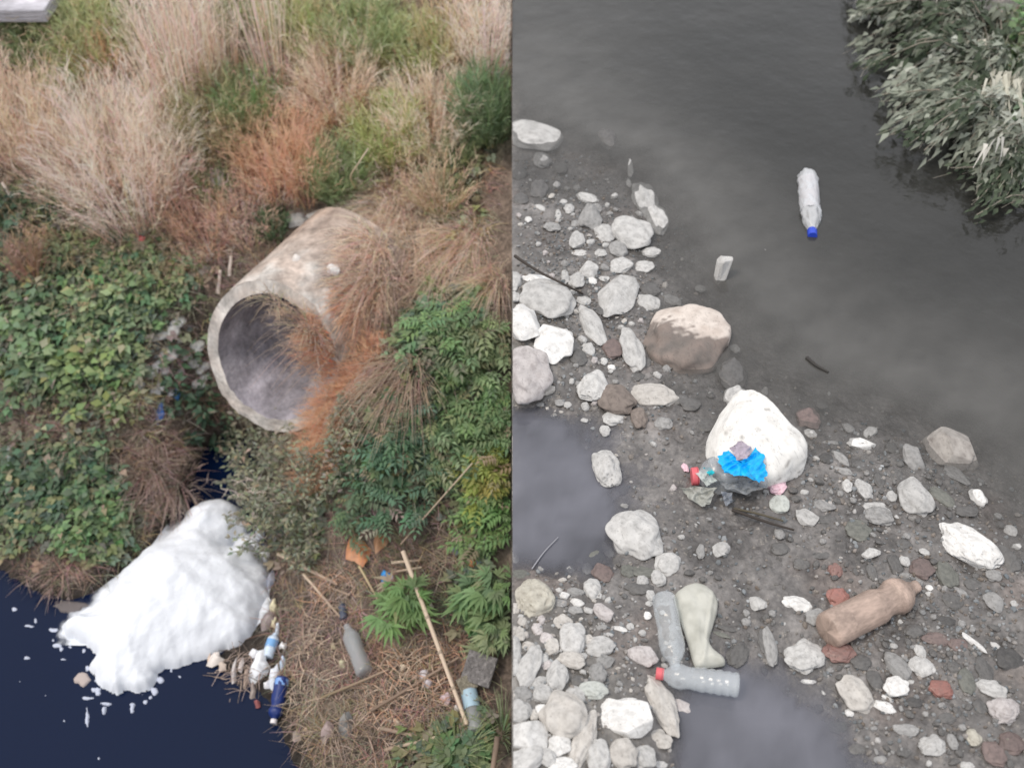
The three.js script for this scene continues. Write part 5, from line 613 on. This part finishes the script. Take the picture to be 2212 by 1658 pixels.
// ---------------------------------------------------------------- stones, canes and rubbish on the bank
function bankStone(px, py, w, h, ang, tone, kind, label, o = {}) {
  const p = o.at ?? land(px, py), m = mpp(p), g = stoneShape(w > 35 ? 7 : 4, kind, 0, (v, n, f) => mixc(TONE[tone][0], TONE[tone][1], clamp(0.25 + 0.8 * n + 0.3 * f))), q = g.attributes.position, t = (ang * Math.PI) / 180, uv = [];
  for (let j = 0; j < q.count; j++) { const X = (q.getX(j) * w * m) / 2, Z = (q.getZ(j) * h * m) / 1.5, Y = q.getY(j) * Math.min(w, h) * m * 0.4; q.setXYZ(j, X * Math.cos(t) + Z * Math.sin(t), Y, -X * Math.sin(t) + Z * Math.cos(t)); uv.push(q.getX(j), q.getZ(j)); }
  g.setAttribute('uv', new THREE.Float32BufferAttribute(uv, 2)); g.computeVertexNormals();
  const s = mesh(o.name ?? 'stone', g, o.mat ?? M.stone); s.position.copy(p); s.position.y += Math.min(w, h) * m * 0.12; tag(s, label, o.category ?? 'stone', o.group); return s;
}
{
  const top = (px, py) => { // where a sight line meets the pipe's outside
    const r = ray(px, py); for (let t = 3; t < 6; t += 0.004) { const p = EYE.clone().addScaledVector(r, t), q = p.clone().sub(PC), al = q.dot(PA); if (al < 0 && al > -1.1 && q.addScaledVector(PA, -al).length() < PR) return p; } return land(px, py); };
  bankStone(640, 478, 50, 34, 10, 'pale', R_, 'pale round stone on the slope at the back of the pipe'); bankStone(703, 474, 78, 36, -5, 'pale', B_, 'flat pale stone lying on the back of the pipe');
  bankStone(722, 585, 34, 26, 20, 'white', N_, 'white chip stuck on the flank of the pipe', { at: top(720, 585) });
  const row = [[352, 722, 46, 18, 40], [385, 695, 24, 20, 0], [372, 715, 26, 24, 0], [365, 765, 36, 26, 20], [340, 790, 22, 18, 0], [323, 808, 24, 16, 40], [390, 735, 14, 12, 0], [425, 750, 30, 18, 45], [405, 770, 24, 14, 40], [420, 785, 22, 18, 0], [355, 800, 18, 22, 0], [345, 830, 14, 24, 30], [300, 835, 18, 16, 0], [432, 800, 14, 14, 0], [441, 815, 18, 14, 0], [332, 850, 22, 16, 0], [370, 845, 20, 14, 0], [430, 830, 24, 18, 0], [390, 805, 14, 16, 0], [445, 790, 16, 14, 0]];
  const lab = ['long pale splinter of rubble, topmost beside the pipe', null, null, 'largest flat piece of rubble beside the pipe'];
  row.forEach(([px, py, w, h, a], k) => bankStone(px, py, w * 1.35, h * 1.35, a, k % 3 ? 'white' : 'pale', k % 2 ? R_ : N_, lab[k] ?? 'small pale piece of rubble on the dirt beside the pipe mouth', { name: 'rubble', group: lab[k] ? undefined : 'rubble beside the pipe mouth' }));
  for (const [px, py, w, h, label] of [[470, 612, 12, 50, 'pale splinter of wood standing by the crown of the pipe'], [494, 578, 12, 40, 'second pale splinter, higher up the slope from the pipe crown'], [40, 430, 12, 60, 'whitish stick among weeds at the far side']]) { const p = land(px, py + h * 0.4), m = mpp(p), o = base('stick', p, label, 'stick'), b = new MB(); b.tube([V(0, 0, 0), V(h * m * 0.28 * (px < 100 ? -1 : 1), h * m * 1.1, -0.02)], w * m * 0.42, w * m * 0.25, C.pale, C.pale, 6); b.build('stem', M.wood, o, -1); }
  // canes: pixel ends, height above the ground, thickness
  const cane = (pts, wpx, c0, c1, label, lift = 0.02) => { const P = pts.map(([x, y, h]) => { const g = land(x, y); return hit(x, y, g.y + (h ?? lift)); }), m = mpp(P[0]), o = base('cane', P[0], label, 'cane'), b = new MB(), Q = P.map((p) => p.clone().sub(P[0])); b.tube(Q, wpx * m * 0.5, wpx * m * 0.38, c0, c1, 7); b.build('stem', M.wood, o, -1); const e = new MB(), n = Math.round(P[0].distanceTo(P[P.length - 1]) / 0.16); for (let k = 1; k < n; k++) { const a = Q[0].clone().lerp(Q[Q.length - 1], k / n), d = Q[Q.length - 1].clone().normalize().multiplyScalar(0.005); if (pts.length === 2) e.tube([a.clone().sub(d), a.clone().add(d)], wpx * m * 0.56, wpx * m * 0.54, c0.map((v) => v * 0.7), c0.map((v) => v * 0.7), 7); } if (pts.length === 2 && n > 1) e.build('joint', M.wood, o, -1); return o; };
  const reed = lin(206, 188, 168), old = lin(158, 138, 122);
  cane([[870, 1190, 0.1], [1008, 1565, 0.05]], 11, reed, lin(216, 196, 176), 'longest pale cane lying across the littered shore', 0.06); cane([[600, 1196, 0.06], [728, 1262, 0.04]], 9, reed, old, 'cane running from the foam towards the straw mat', 0.05); cane([[655, 1240, 0.05], [734, 1332, 0.03]], 7, reed, old, 'shorter cane crossing below the one beside the foam'); cane([[775, 1222, 0.05], [822, 1306, 0.03]], 6, lin(196, 180, 140), old, 'thin cane under the orange lump'); cane([[695, 1262, 0.03], [755, 1285, 0.03]], 6, old, old, 'short grey stick on the straw mat'); cane([[865, 1175, 0.05], [1020, 1000, 0.12]], 4, old, reed, 'thin bent stalk rising towards the leafy slope', 0.06); cane([[745, 1410], [720, 1460], [675, 1480], [640, 1515]], 0.1, old, old, 'hair-thin root on the shore');
  cane([[690, 1508, 0.03], [770, 1475, 0.04], [840, 1445, 0.03]], 7, lin(130, 116, 92), old, 'curved brown branch above the twig heap'); cane([[800, 1535, 0.03], [860, 1500, 0.05], [990, 1420, 0.04]], 8, lin(126, 108, 94), old, 'brown branch running through the twig heap'); cane([[820, 1572, 0.03], [900, 1590, 0.03]], 10, lin(150, 132, 118), old, 'stout dead stick under the twig heap'); cane([[830, 1620, 0.02], [940, 1592, 0.03]], 9, old, reed, 'pale dead stick near the nearest edge of the shore'); cane([[845, 1215, 0.05], [905, 1210, 0.05]], 7, reed, old, 'short cane lying behind the blue cap'); cane([[850, 1235, 0.04], [910, 1225, 0.04]], 6, old, reed, 'second short cane behind the blue cap'); cane([[1075, 1590, 0.12], [1060, 1690, 0.05]], 14, lin(120, 104, 92), old, 'thick branch in the nearest corner of the bank');
  cane([[770, 410, 0.02], [757, 380, 0.2], [775, 350, 0.28], [795, 320, 0.3]], 4, lin(196, 186, 140), reed, 'single long bent stalk rising behind the pipe', 0.2);
  // heaps of dead twigs
  const heap = (px, py, w, h, n, label, cols) => { const p = land(px, py), m = mpp(p), o = base('twig_heap', p, label, 'twigs'), b = new MB(); for (let k = 0; k < n; k++) { const a = rr(0, 6.28), q = Math.sqrt(rnd()), x = Math.cos(a) * q * w * m * 0.5, z = Math.sin(a) * q * h * m * 0.65, y = bankH(p.x + x, p.z + z) - p.y + rr(0.002, 0.05) * (1.1 - q), t = rr(0, 6.28), L = rr(18, 55) * m, e = V(Math.cos(t) * L, gauss() * 0.02, Math.sin(t) * L), s = V(x, y, z), c = mixc(pick(cols), pick(cols), rnd()); b.tube([s, s.clone().addScaledVector(e, 0.5).add(V(gauss() * 0.012, 0.012, gauss() * 0.012)), s.clone().add(e)], rr(0.0012, 0.003), 0.001, c, c, 3); } const k = b.build('twigs', M.wood, o, -1); k.userData.kind = 'stuff'; return o; };
  heap(885, 1480, 200, 150, 420, 'heap of dry brown twigs in the middle of the shore', [C.brown, C.dull, C.hay, C.rust]); heap(720, 1270, 120, 70, 130, 'small heap of reddish twigs at the end of the canes', [C.rust, C.brown, C.mauve]); heap(690, 1440, 150, 220, 330, 'matted dry roots on the bare shore', [C.brown, C.soil, C.dull, C.hay]); heap(980, 1420, 60, 90, 90, 'reddish twigs beside the longest cane', [C.rust, C.brown]); heap(525, 1450, 120, 80, 120, 'brown waterlogged debris at the edge of the foam', [C.brown, C.dull, C.dark, C.mauve]); heap(760, 1600, 170, 90, 200, 'muddy twigs at the nearest part of the shore', [C.brown, C.dark, C.dull]);

  // bottles and scraps
  const on = (px, py, h) => { const g = land(px, py); return hit(px, py, Math.max(g.y, YL - 0.004) + h); }, near = (px, py) => mpp(land(px, py));
  const B = (foot, mouth, wpx, prof, mat, label, o = {}) => { const r = (wpx * near(...foot)) / 2; return bottle('plastic_bottle', on(...foot, r * 0.9), on(...mouth, r * 0.8), r, prof, mat, label, o); };
  B([788, 1456], [748, 1350], 38, 'slim', M.petGrey, 'dusty clear bottle lying alone on the bare shore', { dent: 0.05 });
  B([1030, 1580], [1008, 1472], 36, 'slim', M.petGrey, 'clear bottle with a pale wrapper at the nearest end of the long cane', { dent: 0.05, label: [0.45, 0.8, paint(168, 196, 214)] });
  B([576, 1420], [594, 1368], 26, 'water', paint(206, 222, 240), 'small white and blue bottle at the edge of the foam', { dent: 0.05, label: [0.4, 0.7, paint(120, 170, 222)] });
  B([610, 1462], [590, 1560], 30, 'soda', paint(26, 48, 112), 'dark blue bottle with white cap half in the pool', { dent: 0.12, cap: paint(226, 220, 222), label: [0.05, 0.2, paint(120, 160, 220)] });
  B([913, 1450], [927, 1486], 22, 'slim', paint(196, 190, 196), 'small whitish bottle beside the twig heap', { dent: 0.1 });
  B([742, 1338], [738, 1300], 18, 'slim', paint(70, 78, 96), 'small dark bottle under the end of the short cane', { dent: 0.1 });
  const scrap = (px, py, w, h, colour, label, cat, o = {}) => { const p = o.at ?? on(px, py, 0.015), m = mpp(p), b = new MB(), n = 10, ring = [], ph = rr(-30, 30), g = base(o.name ?? 'plastic_scrap', p, label, cat); for (let k = 0; k <= 4; k++) { ring.push([]); for (let j = 0; j < n; j++) { const a = (j / n) * 6.283, q = (k / 4) * (0.8 + 0.35 * n3(Math.cos(a) * 1.5, Math.sin(a) * 1.5, ph)), x = Math.cos(a) * q * w * m * 0.5, z = Math.sin(a) * q * h * m * 0.7, y = (1 - (k / 4) ** 2) * Math.min(w, h) * m * (o.puff ?? 0.35) + 0.008 * fbm(x * 22, ph, z * 22, 3); ring[k].push(b.v(x, y - (o.slope ?? 0.5) * z * 0.9, z, colour.map((v) => v * (1 + 0.3 * fbm(x * 30, ph, z * 30, 2))))); } } for (let k = 0; k < 4; k++) for (let j = 0; j < n; j++) { const e = (j + 1) % n; b.t(ring[k][j], ring[k + 1][j], ring[k][e]); b.t(ring[k][e], ring[k + 1][j], ring[k + 1][e]); } b.build('sheet', M.plastic, g, -1); return g; };
  scrap(775, 1184, 66, 62, lin(190, 130, 90), 'crumpled orange sheet of rotten plastic behind the canes', 'litter', { puff: 0.1, slope: 0.2 }); scrap(820, 1170, 46, 40, lin(150, 112, 82), 'brown rotten flap at the side of the orange sheet', 'litter', { puff: 0.14, slope: 0.2 }); scrap(833, 1248, 32, 22, lin(44, 140, 214), 'bright blue cap-like scrap behind the bright green sprout', 'litter', { puff: 0.5 }); scrap(560, 1442, 60, 58, lin(232, 236, 242), 'torn white plastic bag at the edge of the foam', 'bag', { puff: 0.35 }); scrap(592, 1462, 30, 46, lin(222, 228, 238), 'white flap of plastic beside the dark blue bottle', 'bag', { puff: 0.3 });
  for (const [px, py, w, h, c, label] of [[548, 1412, 26, 18, [236, 238, 244], 'white crumpled wrapper above the torn bag'], [520, 1440, 18, 26, [214, 206, 204], 'pale strip leaning on the torn bag'], [608, 1432, 16, 30, [196, 214, 236], 'pale blue film between the two bottles'], [575, 1480, 22, 18, [228, 228, 232], 'white rag under the torn bag'], [545, 1492, 16, 34, [150, 138, 132], 'grey strip pointing into the pool'], [480, 1440, 22, 16, [206, 190, 178], 'beige crust at the waterline'], [600, 1500, 16, 34, [150, 176, 218], 'light blue shard beside the dark blue bottle'], [610, 1395, 18, 14, [230, 232, 236], 'white crumb on the mud by the small white bottle'], [590, 1345, 14, 18, [206, 198, 168], 'yellowish leaf-like scrap over the muddy rag'], [555, 1520, 20, 14, [140, 84, 84], 'dim red scrap at the waterline'], [930, 1310, 16, 12, [220, 216, 206], 'white crumb under the long cane'], [720, 1395, 14, 12, [196, 186, 156], 'cream crumb above the dusty bottle'], [985, 1530, 18, 14, [206, 200, 196], 'whitish crumb beside the long cane'], [640, 1590, 26, 18, [170, 158, 150], 'beige rag at the nearest waterline'], [870, 1440, 20, 10, [206, 190, 170], 'pale chip on the twig heap']]) scrap(px, py, w, h, lin(...c), label, 'litter', { puff: 0.4 });
  scrap(465, 1424, 44, 26, lin(224, 216, 210), 'off-white foam board piece at the waterline', 'litter', { puff: 0.4 }); scrap(505, 1452, 16, 52, lin(196, 190, 190), 'narrow grey-white strip at the waterline', 'litter', { puff: 0.4 }); scrap(530, 1470, 14, 44, lin(168, 150, 138), 'brown strip of debris beside the white strip', 'litter'); scrap(450, 1426, 10, 26, lin(206, 186, 170), 'tiny beige flake under the foam edge', 'litter'); scrap(590, 1310, 18, 34, lin(214, 206, 176), 'cream scrap between the foam and the shore', 'litter'); scrap(597, 1365, 14, 30, lin(214, 224, 236), 'white wisp of film above the torn bag', 'litter');
  scrap(560, 1150, 26, 30, lin(206, 214, 226), 'bluish white scrap stuck at the top of the foam', 'litter'); scrap(583, 1255, 20, 44, lin(150, 156, 172), 'grey film hanging at the side of the foam', 'litter'); scrap(580, 1340, 40, 50, lin(138, 126, 126), 'grey muddy rag between the foam and the shore', 'rag', { puff: 0.2 });
  scrap(470, 378, 40, 30, lin(214, 214, 226), 'crumpled white paper among the dry weeds', 'paper', { puff: 0.5 }); scrap(305, 518, 22, 24, lin(214, 98, 104), 'small red scrap on the dull matted grass', 'litter'); scrap(382, 848, 22, 26, lin(40, 118, 190), 'blue cap lying under the line of rubble', 'litter', { puff: 0.6 }); scrap(344, 893, 26, 44, lin(70, 110, 178), 'blue rag below the line of rubble', 'rag', { puff: 0.3 }); scrap(366, 850, 22, 16, lin(216, 218, 226), 'white scrap beside the blue cap', 'litter'); scrap(171, 892, 10, 22, lin(196, 84, 64), 'tiny red and white scrap among the far creepers', 'litter'); scrap(18, 985, 40, 34, lin(166, 188, 186), 'pale bluish scrap at the far side of the bank', 'litter', { puff: 0.3 }); scrap(52, 828, 26, 22, lin(140, 144, 158), 'grey-blue scrap between the far creepers', 'litter');
  scrap(1020, 1217, 24, 22, lin(220, 142, 92), 'small orange scrap in the dark grass', 'litter'); scrap(1040, 1210, 28, 34, lin(110, 128, 140), 'bluish film beside the orange scrap', 'litter'); scrap(990, 1186, 34, 26, lin(120, 134, 150), 'greyish blue scrap under the yellow-green herb', 'litter'); scrap(962, 1508, 30, 22, lin(206, 186, 192), 'pinkish white scrap beside the twig heap', 'litter'); scrap(742, 1316, 18, 14, lin(216, 204, 160), 'cream crumb at the mouth of the dusty bottle', 'litter'); scrap(738, 1434, 20, 18, lin(190, 186, 158), 'cream pebble-like crumb beside the dusty bottle', 'litter'); scrap(856, 1558, 18, 16, lin(196, 180, 160), 'beige crumb beside the stout dead stick', 'litter'); scrap(707, 1580, 34, 40, lin(150, 134, 132), 'grey-pink rag near the waterline', 'rag', { puff: 0.25 }); scrap(745, 1570, 44, 50, lin(110, 110, 110), 'flat grey cloth pressed into the mud', 'rag', { puff: 0.12 }); scrap(925, 1605, 36, 36, lin(136, 132, 130), 'grey lump among the muddy twigs', 'litter', { puff: 0.4 });
  scrap(620, 575, 24, 18, lin(206, 200, 196), 'white flake on the crown of the pipe', 'litter', { at: top(640, 560), puff: 0.2 });
  // grey board with a cream tile in front of it
  const slab = (name, px, py, w, h, t, ry, rx, colour, label, cat) => { const p = on(px, py, 0.05), m = mpp(p), g = new RoundedBoxGeometry(w * m, t, h * m, 2, 0.004), c = g.attributes.position, col = []; for (let k = 0; k < c.count; k++) col.push(...colour.map((v) => v * (1 + 0.2 * fbm(c.getX(k) * 9 + px, 1, c.getZ(k) * 9, 3)))); g.setAttribute('color', new THREE.Float32BufferAttribute(col, 3)); const o = mesh(name, g, M.concrete); o.position.copy(p); o.rotation.set(rx, ry, 0, 'YXZ'); return tag(o, label, cat); };
  slab('grey_board', 1035, 1444, 66, 66, 0.02, -0.35, 0.5, lin(168, 164, 164), 'grey square board lying beside the longest cane', 'board'); slab('cream_tile', 1008, 1476, 40, 34, 0.012, 0.5, 0.45, lin(214, 206, 186), 'cream tile fragment leaning on the grey board', 'tile');
  // concrete slab edge at the top of the bank
  { const a = land(-330, 22), z = a.z, o = base('concrete_slab', V(-2.52, a.y, z), 'pale concrete slab edge at the top of the bank', 'slab'); const right = hit(118, 36, a.y + 0.1); o.position.set(right.x, a.y, right.z); const g = new RoundedBoxGeometry(2.4, 0.07, 1.1, 3, 0.012), c = g.attributes.position, col = []; for (let k = 0; k < c.count; k++) col.push(...lin(236, 234, 244).map((v) => v * (1 + 0.12 * fbm(c.getX(k) * 3, 1, c.getZ(k) * 3, 3)))); g.setAttribute('color', new THREE.Float32BufferAttribute(col, 3)); const s = mesh('slab', g, M.concrete, o); s.position.set(-1.2, 0.15, -0.45); for (const x of [-0.25, -1.3, -2.2]) { const q = new RoundedBoxGeometry(0.18, 0.26, 0.5, 2, 0.01), cc = []; for (let k = 0; k < q.attributes.position.count; k++) cc.push(...lin(130, 128, 132)); q.setAttribute('color', new THREE.Float32BufferAttribute(cc, 3)); mesh('pier', q, M.concrete, o).position.set(x, -0.04, -0.42); } }
}

// ---------------------------------------------------------------- the overhanging bushes across the river
{
const grey = [lin(122, 131, 116), lin(174, 180, 166)], dusk = [lin(108, 115, 100), lin(156, 162, 148)], gr = [lin(100, 126, 96), lin(142, 162, 132)], branch = lin(112, 104, 94);
  const droop = (name, px, py, rpx, n, c, lf, label, o = {}) => { // branches that arch from the bank and hang towards the water
    const p = shore(px, py), m = mpp(p), g = base(name, p, label, 'bush'), b = new MB(), st = new MB(), ns = o.stems ?? 16;
    for (let k = 0; k < ns; k++) {
      const a = rr(2.0, 4.6) + (o.turn ?? 0), reach = rpx * m * rr(0.5, 1.25), up = (o.up ?? 0.16) * rr(0.4, 1.3), s0 = V(gauss() * 0.08, -0.03, gauss() * 0.08), e = V(Math.cos(a) * reach, 0, -Math.sin(a) * reach * 0.9), wy = Math.max(bedH(p.x + e.x, p.z + e.z), 0) - p.y; e.y = wy + rr(0.0, 0.1) * (o.float ?? 1);
      const mid = s0.clone().lerp(e, 0.5), tone = rnd() < 0.42 ? [lin(66, 78, 62), lin(100, 114, 92)] : rnd() < 0.28 ? [lin(178, 182, 170), lin(216, 220, 210)] : c; mid.y = Math.max(s0.y, e.y) + up; const cv = new THREE.CatmullRomCurve3([s0, mid, e]); st.tube([s0, mid, e], 0.006, 0.002, branch, lin(150, 144, 132), 4);
      for (let q = 0; q < n / ns; q++) { const t = rr(0.18, 1), at = cv.getPoint(t), tan = cv.getTangent(t), sh = rr(0.65, 1.2), col = mixc(tone[0], tone[1], clamp(rnd() * 0.7 + t * 0.3)).map((v) => v * sh); const d = tan.clone().add(V(gauss() * 0.8, gauss() * 0.5 - 0.15, gauss() * 0.8)).normalize(); at.add(V(gauss() * 0.045, gauss() * 0.04, gauss() * 0.045)); b.leaf(at, d, V(gauss() * 0.9, 1, 0.3 + gauss() * 0.5).normalize(), lf * m * rr(0.4, 1.15), lf * m * (o.wide ?? 0.3) * rr(0.6, 1.5), col, mixc(col, tone[1], 0.3)); if (q % 9 === 0) st.tube([at, at.clone().addScaledVector(d, lf * m * rr(0.8, 1.8))], 0.0018, 0.0008, branch, lin(188, 182, 170), 3); }
    }
    b.build('leaves', M.leaf, g, 1); st.build('branch', M.wood, g, 1); return g;
  };
  droop('river_bush', 2120, 60, 250, 1900, dusk, 30, 'dusty bush at the top of the far bank, trailing over the dark water', { stems: 26 }); droop('river_bush', 2010, 60, 160, 1400, [lin(118, 112, 88), lin(158, 156, 136)], 26, 'brownish dusty bush farthest out over the water', { stems: 18 }); droop('river_bush', 2150, 190, 250, 1900, grey, 30, 'grey dusty bush in the middle of the far bank', { stems: 26 }); droop('river_bush', 2190, 300, 270, 1800, grey, 32, 'grey bush with trailing tips low over the river', { stems: 24, up: 0.12 }); droop('river_bush', 2200, 390, 170, 1000, dusk, 30, 'low dusty bush at the frame side, under the hanging shreds', { stems: 14, up: 0.1 });
  droop('river_bush', 2260, 470, 190, 380, dusk, 26, 'bare twiggy branch reaching low over the river', { stems: 8, up: 0.05, float: 0.4 }); droop('river_bush', 2060, 230, 200, 420, dusk, 20, 'thin trailing branch dipping into the dark water', { stems: 12, up: 0.04, float: 0.3 });
  leafy('river_shrub', shore(2150, 150), 'dull green shrub in the gap between the dusty bushes', 'shrub', { ground: bedH, side: 1, n: 520, r: 0.3, h: 0.26, leaf: 0.055, c: [lin(104, 116, 92), lin(150, 156, 132)], wide: 0.45 }); leafy('river_shrub', shore(2190, 240), 'grey-green low shrub behind the pale strips', 'shrub', { ground: bedH, side: 1, n: 480, r: 0.28, h: 0.24, leaf: 0.055, c: [lin(96, 112, 86), lin(140, 152, 124)], wide: 0.45 }); leafy('river_shrub', shore(2205, 120), 'fresh green shrub at the very top of the far bank', 'shrub', { ground: bedH, side: 1, n: 420, r: 0.26, h: 0.3, leaf: 0.07, c: [C.leaf, C.bright], wide: 0.5 }); leafy('river_shrub', shore(2215, 210), 'green shrub behind the grey dusty bush', 'shrub', { ground: bedH, side: 1, n: 380, r: 0.26, h: 0.26, leaf: 0.08, c: gr, wide: 0.5 }); leafy('river_shrub', shore(2225, 310), 'grey-green shrub above the hanging shreds', 'shrub', { ground: bedH, side: 1, n: 260, r: 0.22, h: 0.24, leaf: 0.08, c: gr, wide: 0.45 });
  const shred = (px, py, w, h, n, c, label, dx = -0.3) => { const p = shore(px, py), m = mpp(p); p.y += 0.3; p.z += 0.12; p.x = Math.min(p.x, 0.4859 * depthOf(p) - 0.1); const g = base('plastic_shreds', p, label, 'litter'), b = new MB(); for (let k = 0; k < n; k++) { const x = rr(-0.5, 0.5) * w * m, L = h * m * rr(0.6, 1.15), q = rr(0.75, 1.05); b.blade(V(x, rr(0.0, 0.06), gauss() * 0.03), V(dx + gauss() * 0.45, -0.6 + gauss() * 0.25, 0.75 + gauss() * 0.3).normalize(), L * rr(0.5, 1), rr(4, 13) * m, rr(0.05, 0.4), c.map((v) => v * q), c.map((v) => v * q * 0.9), 6); } b.build('strips', M.film, g, 1); return g; };
  shred(2135, 275, 110, 110, 28, lin(202, 200, 186), 'grey-white plastic shreds hanging from the bush over the water'); shred(2170, 290, 70, 130, 16, lin(220, 218, 204), 'pale broad strips hanging beside the grey shreds', -0.15); shred(2000, 80, 90, 50, 16, lin(222, 220, 210), 'pale rags caught high in the dusty bush'); shred(2060, 190, 70, 50, 14, lin(220, 216, 202), 'pale strips caught in the middle of the grey bush'); shred(1955, 255, 50, 26, 8, lin(202, 198, 190), 'pale rags on the trailing tips over the river'); shred(2130, 440, 80, 24, 9, lin(212, 210, 200), 'pale driftwood-like strips on the lowest branch'); shred(2210, 415, 50, 40, 8, lin(224, 222, 214), 'whitish rags on the lowest branch at the frame side');
}

// ---------------------------------------------------------------- labels of the lesser stones: by tone, shape and the things beside them
{
  const marks = [['the long pale slab', 1153, 292], ['the upright egg stone', 1391, 430], ['the smooth pale stone', 1361, 500], ['the dark twig', 1190, 600], ['the five-sided stone', 1191, 738], ['the notched block', 1332, 634], ['the brown boulder', 1484, 738], ['the kidney stone', 1364, 755], ['the pinkish boulder', 1138, 808], ['the reddish cobble', 1331, 864], ['the puddle stone', 1309, 1010], ['the great white rock', 1625, 950], ['the crushed bottle', 1560, 1040], ['the grey block', 2058, 970], ['the smooth oval stone', 1977, 1080], ['the jagged stone', 2098, 1180], ['the brown bottle neck', 1975, 1270], ['the brown bottle foot', 1780, 1360], ['the mottled stone', 1740, 1416], ['the cream-coloured stone', 1846, 1498], ['the red lump', 2032, 1490], ['the thin white sliver', 2104, 1389], ['the big egg-shaped stone', 1373, 1153], ['the yellowish lump', 1157, 1294], ['the pinkish stone', 1304, 1324], ['the clear bottle', 1440, 1360], ['the flattened bottle', 1510, 1330], ['the red-capped bottle', 1510, 1470], ['the heart-shaped stone', 1290, 1397], ['the triangular stone', 1235, 1380], ['the plump stone', 1202, 1462], ['the greenish oval stone', 1281, 1489], ['the warm grey stone', 1219, 1544], ['the big pointed slab', 1348, 1554], ['the long tilted stone', 1259, 1598], ['the flat-topped stone', 1138, 1590], ['the edgewise stone', 1143, 1439], ['the pitted pinkish stone', 2168, 1534], ['the cream-yellow stone', 2103, 1594], ['the grey egg stone', 2143, 1489]];
  const tones = { white: 'white', pale: 'pale', grey: 'grey', dull: 'dull wet', dark: 'dark', cream: 'warm pale', yellow: 'yellowish', pink: 'pinkish', red: 'red', rose: 'dull rose', green: 'greenish', moss: 'mossy', brown: 'brownish' }, forms = { round: 'rounded', angular: 'angular', slab: 'flat', pitted: 'pitted', smooth: 'smooth' }, used = new Map();
  for (const q of stonePlaces) if (!q.label && q.s) {
    const near = marks.map(([n, x, y]) => [n, Math.hypot(x - q.px, y - q.py), y - q.py]).sort((a, b) => a[1] - b[1]), size = q.size > 40 ? 'mid-sized' : q.size > 24 ? 'small' : 'tiny';
    let l = `${size} ${tones[q.tone]} ${forms[q.kind]} stone between ${near[0][0]} and ${near[1][0]}`; if (used.has(l)) l = `${size} ${tones[q.tone]} ${forms[q.kind]} stone ${near[0][2] > 0 ? 'beyond' : 'on the near side of'} ${near[0][0]}`; if (used.has(l)) l = `${size} ${tones[q.tone]} ${forms[q.kind]} stone towards ${near[2][0]}`;
    if (used.has(l)) { const g = 'look-alike stones by ' + near[0][0]; q.s.userData.group = g; used.get(l).userData.group = g; } else used.set(l, q.s);
    q.s.userData.label = l;
  }
}
renderer.render(scene, camera);
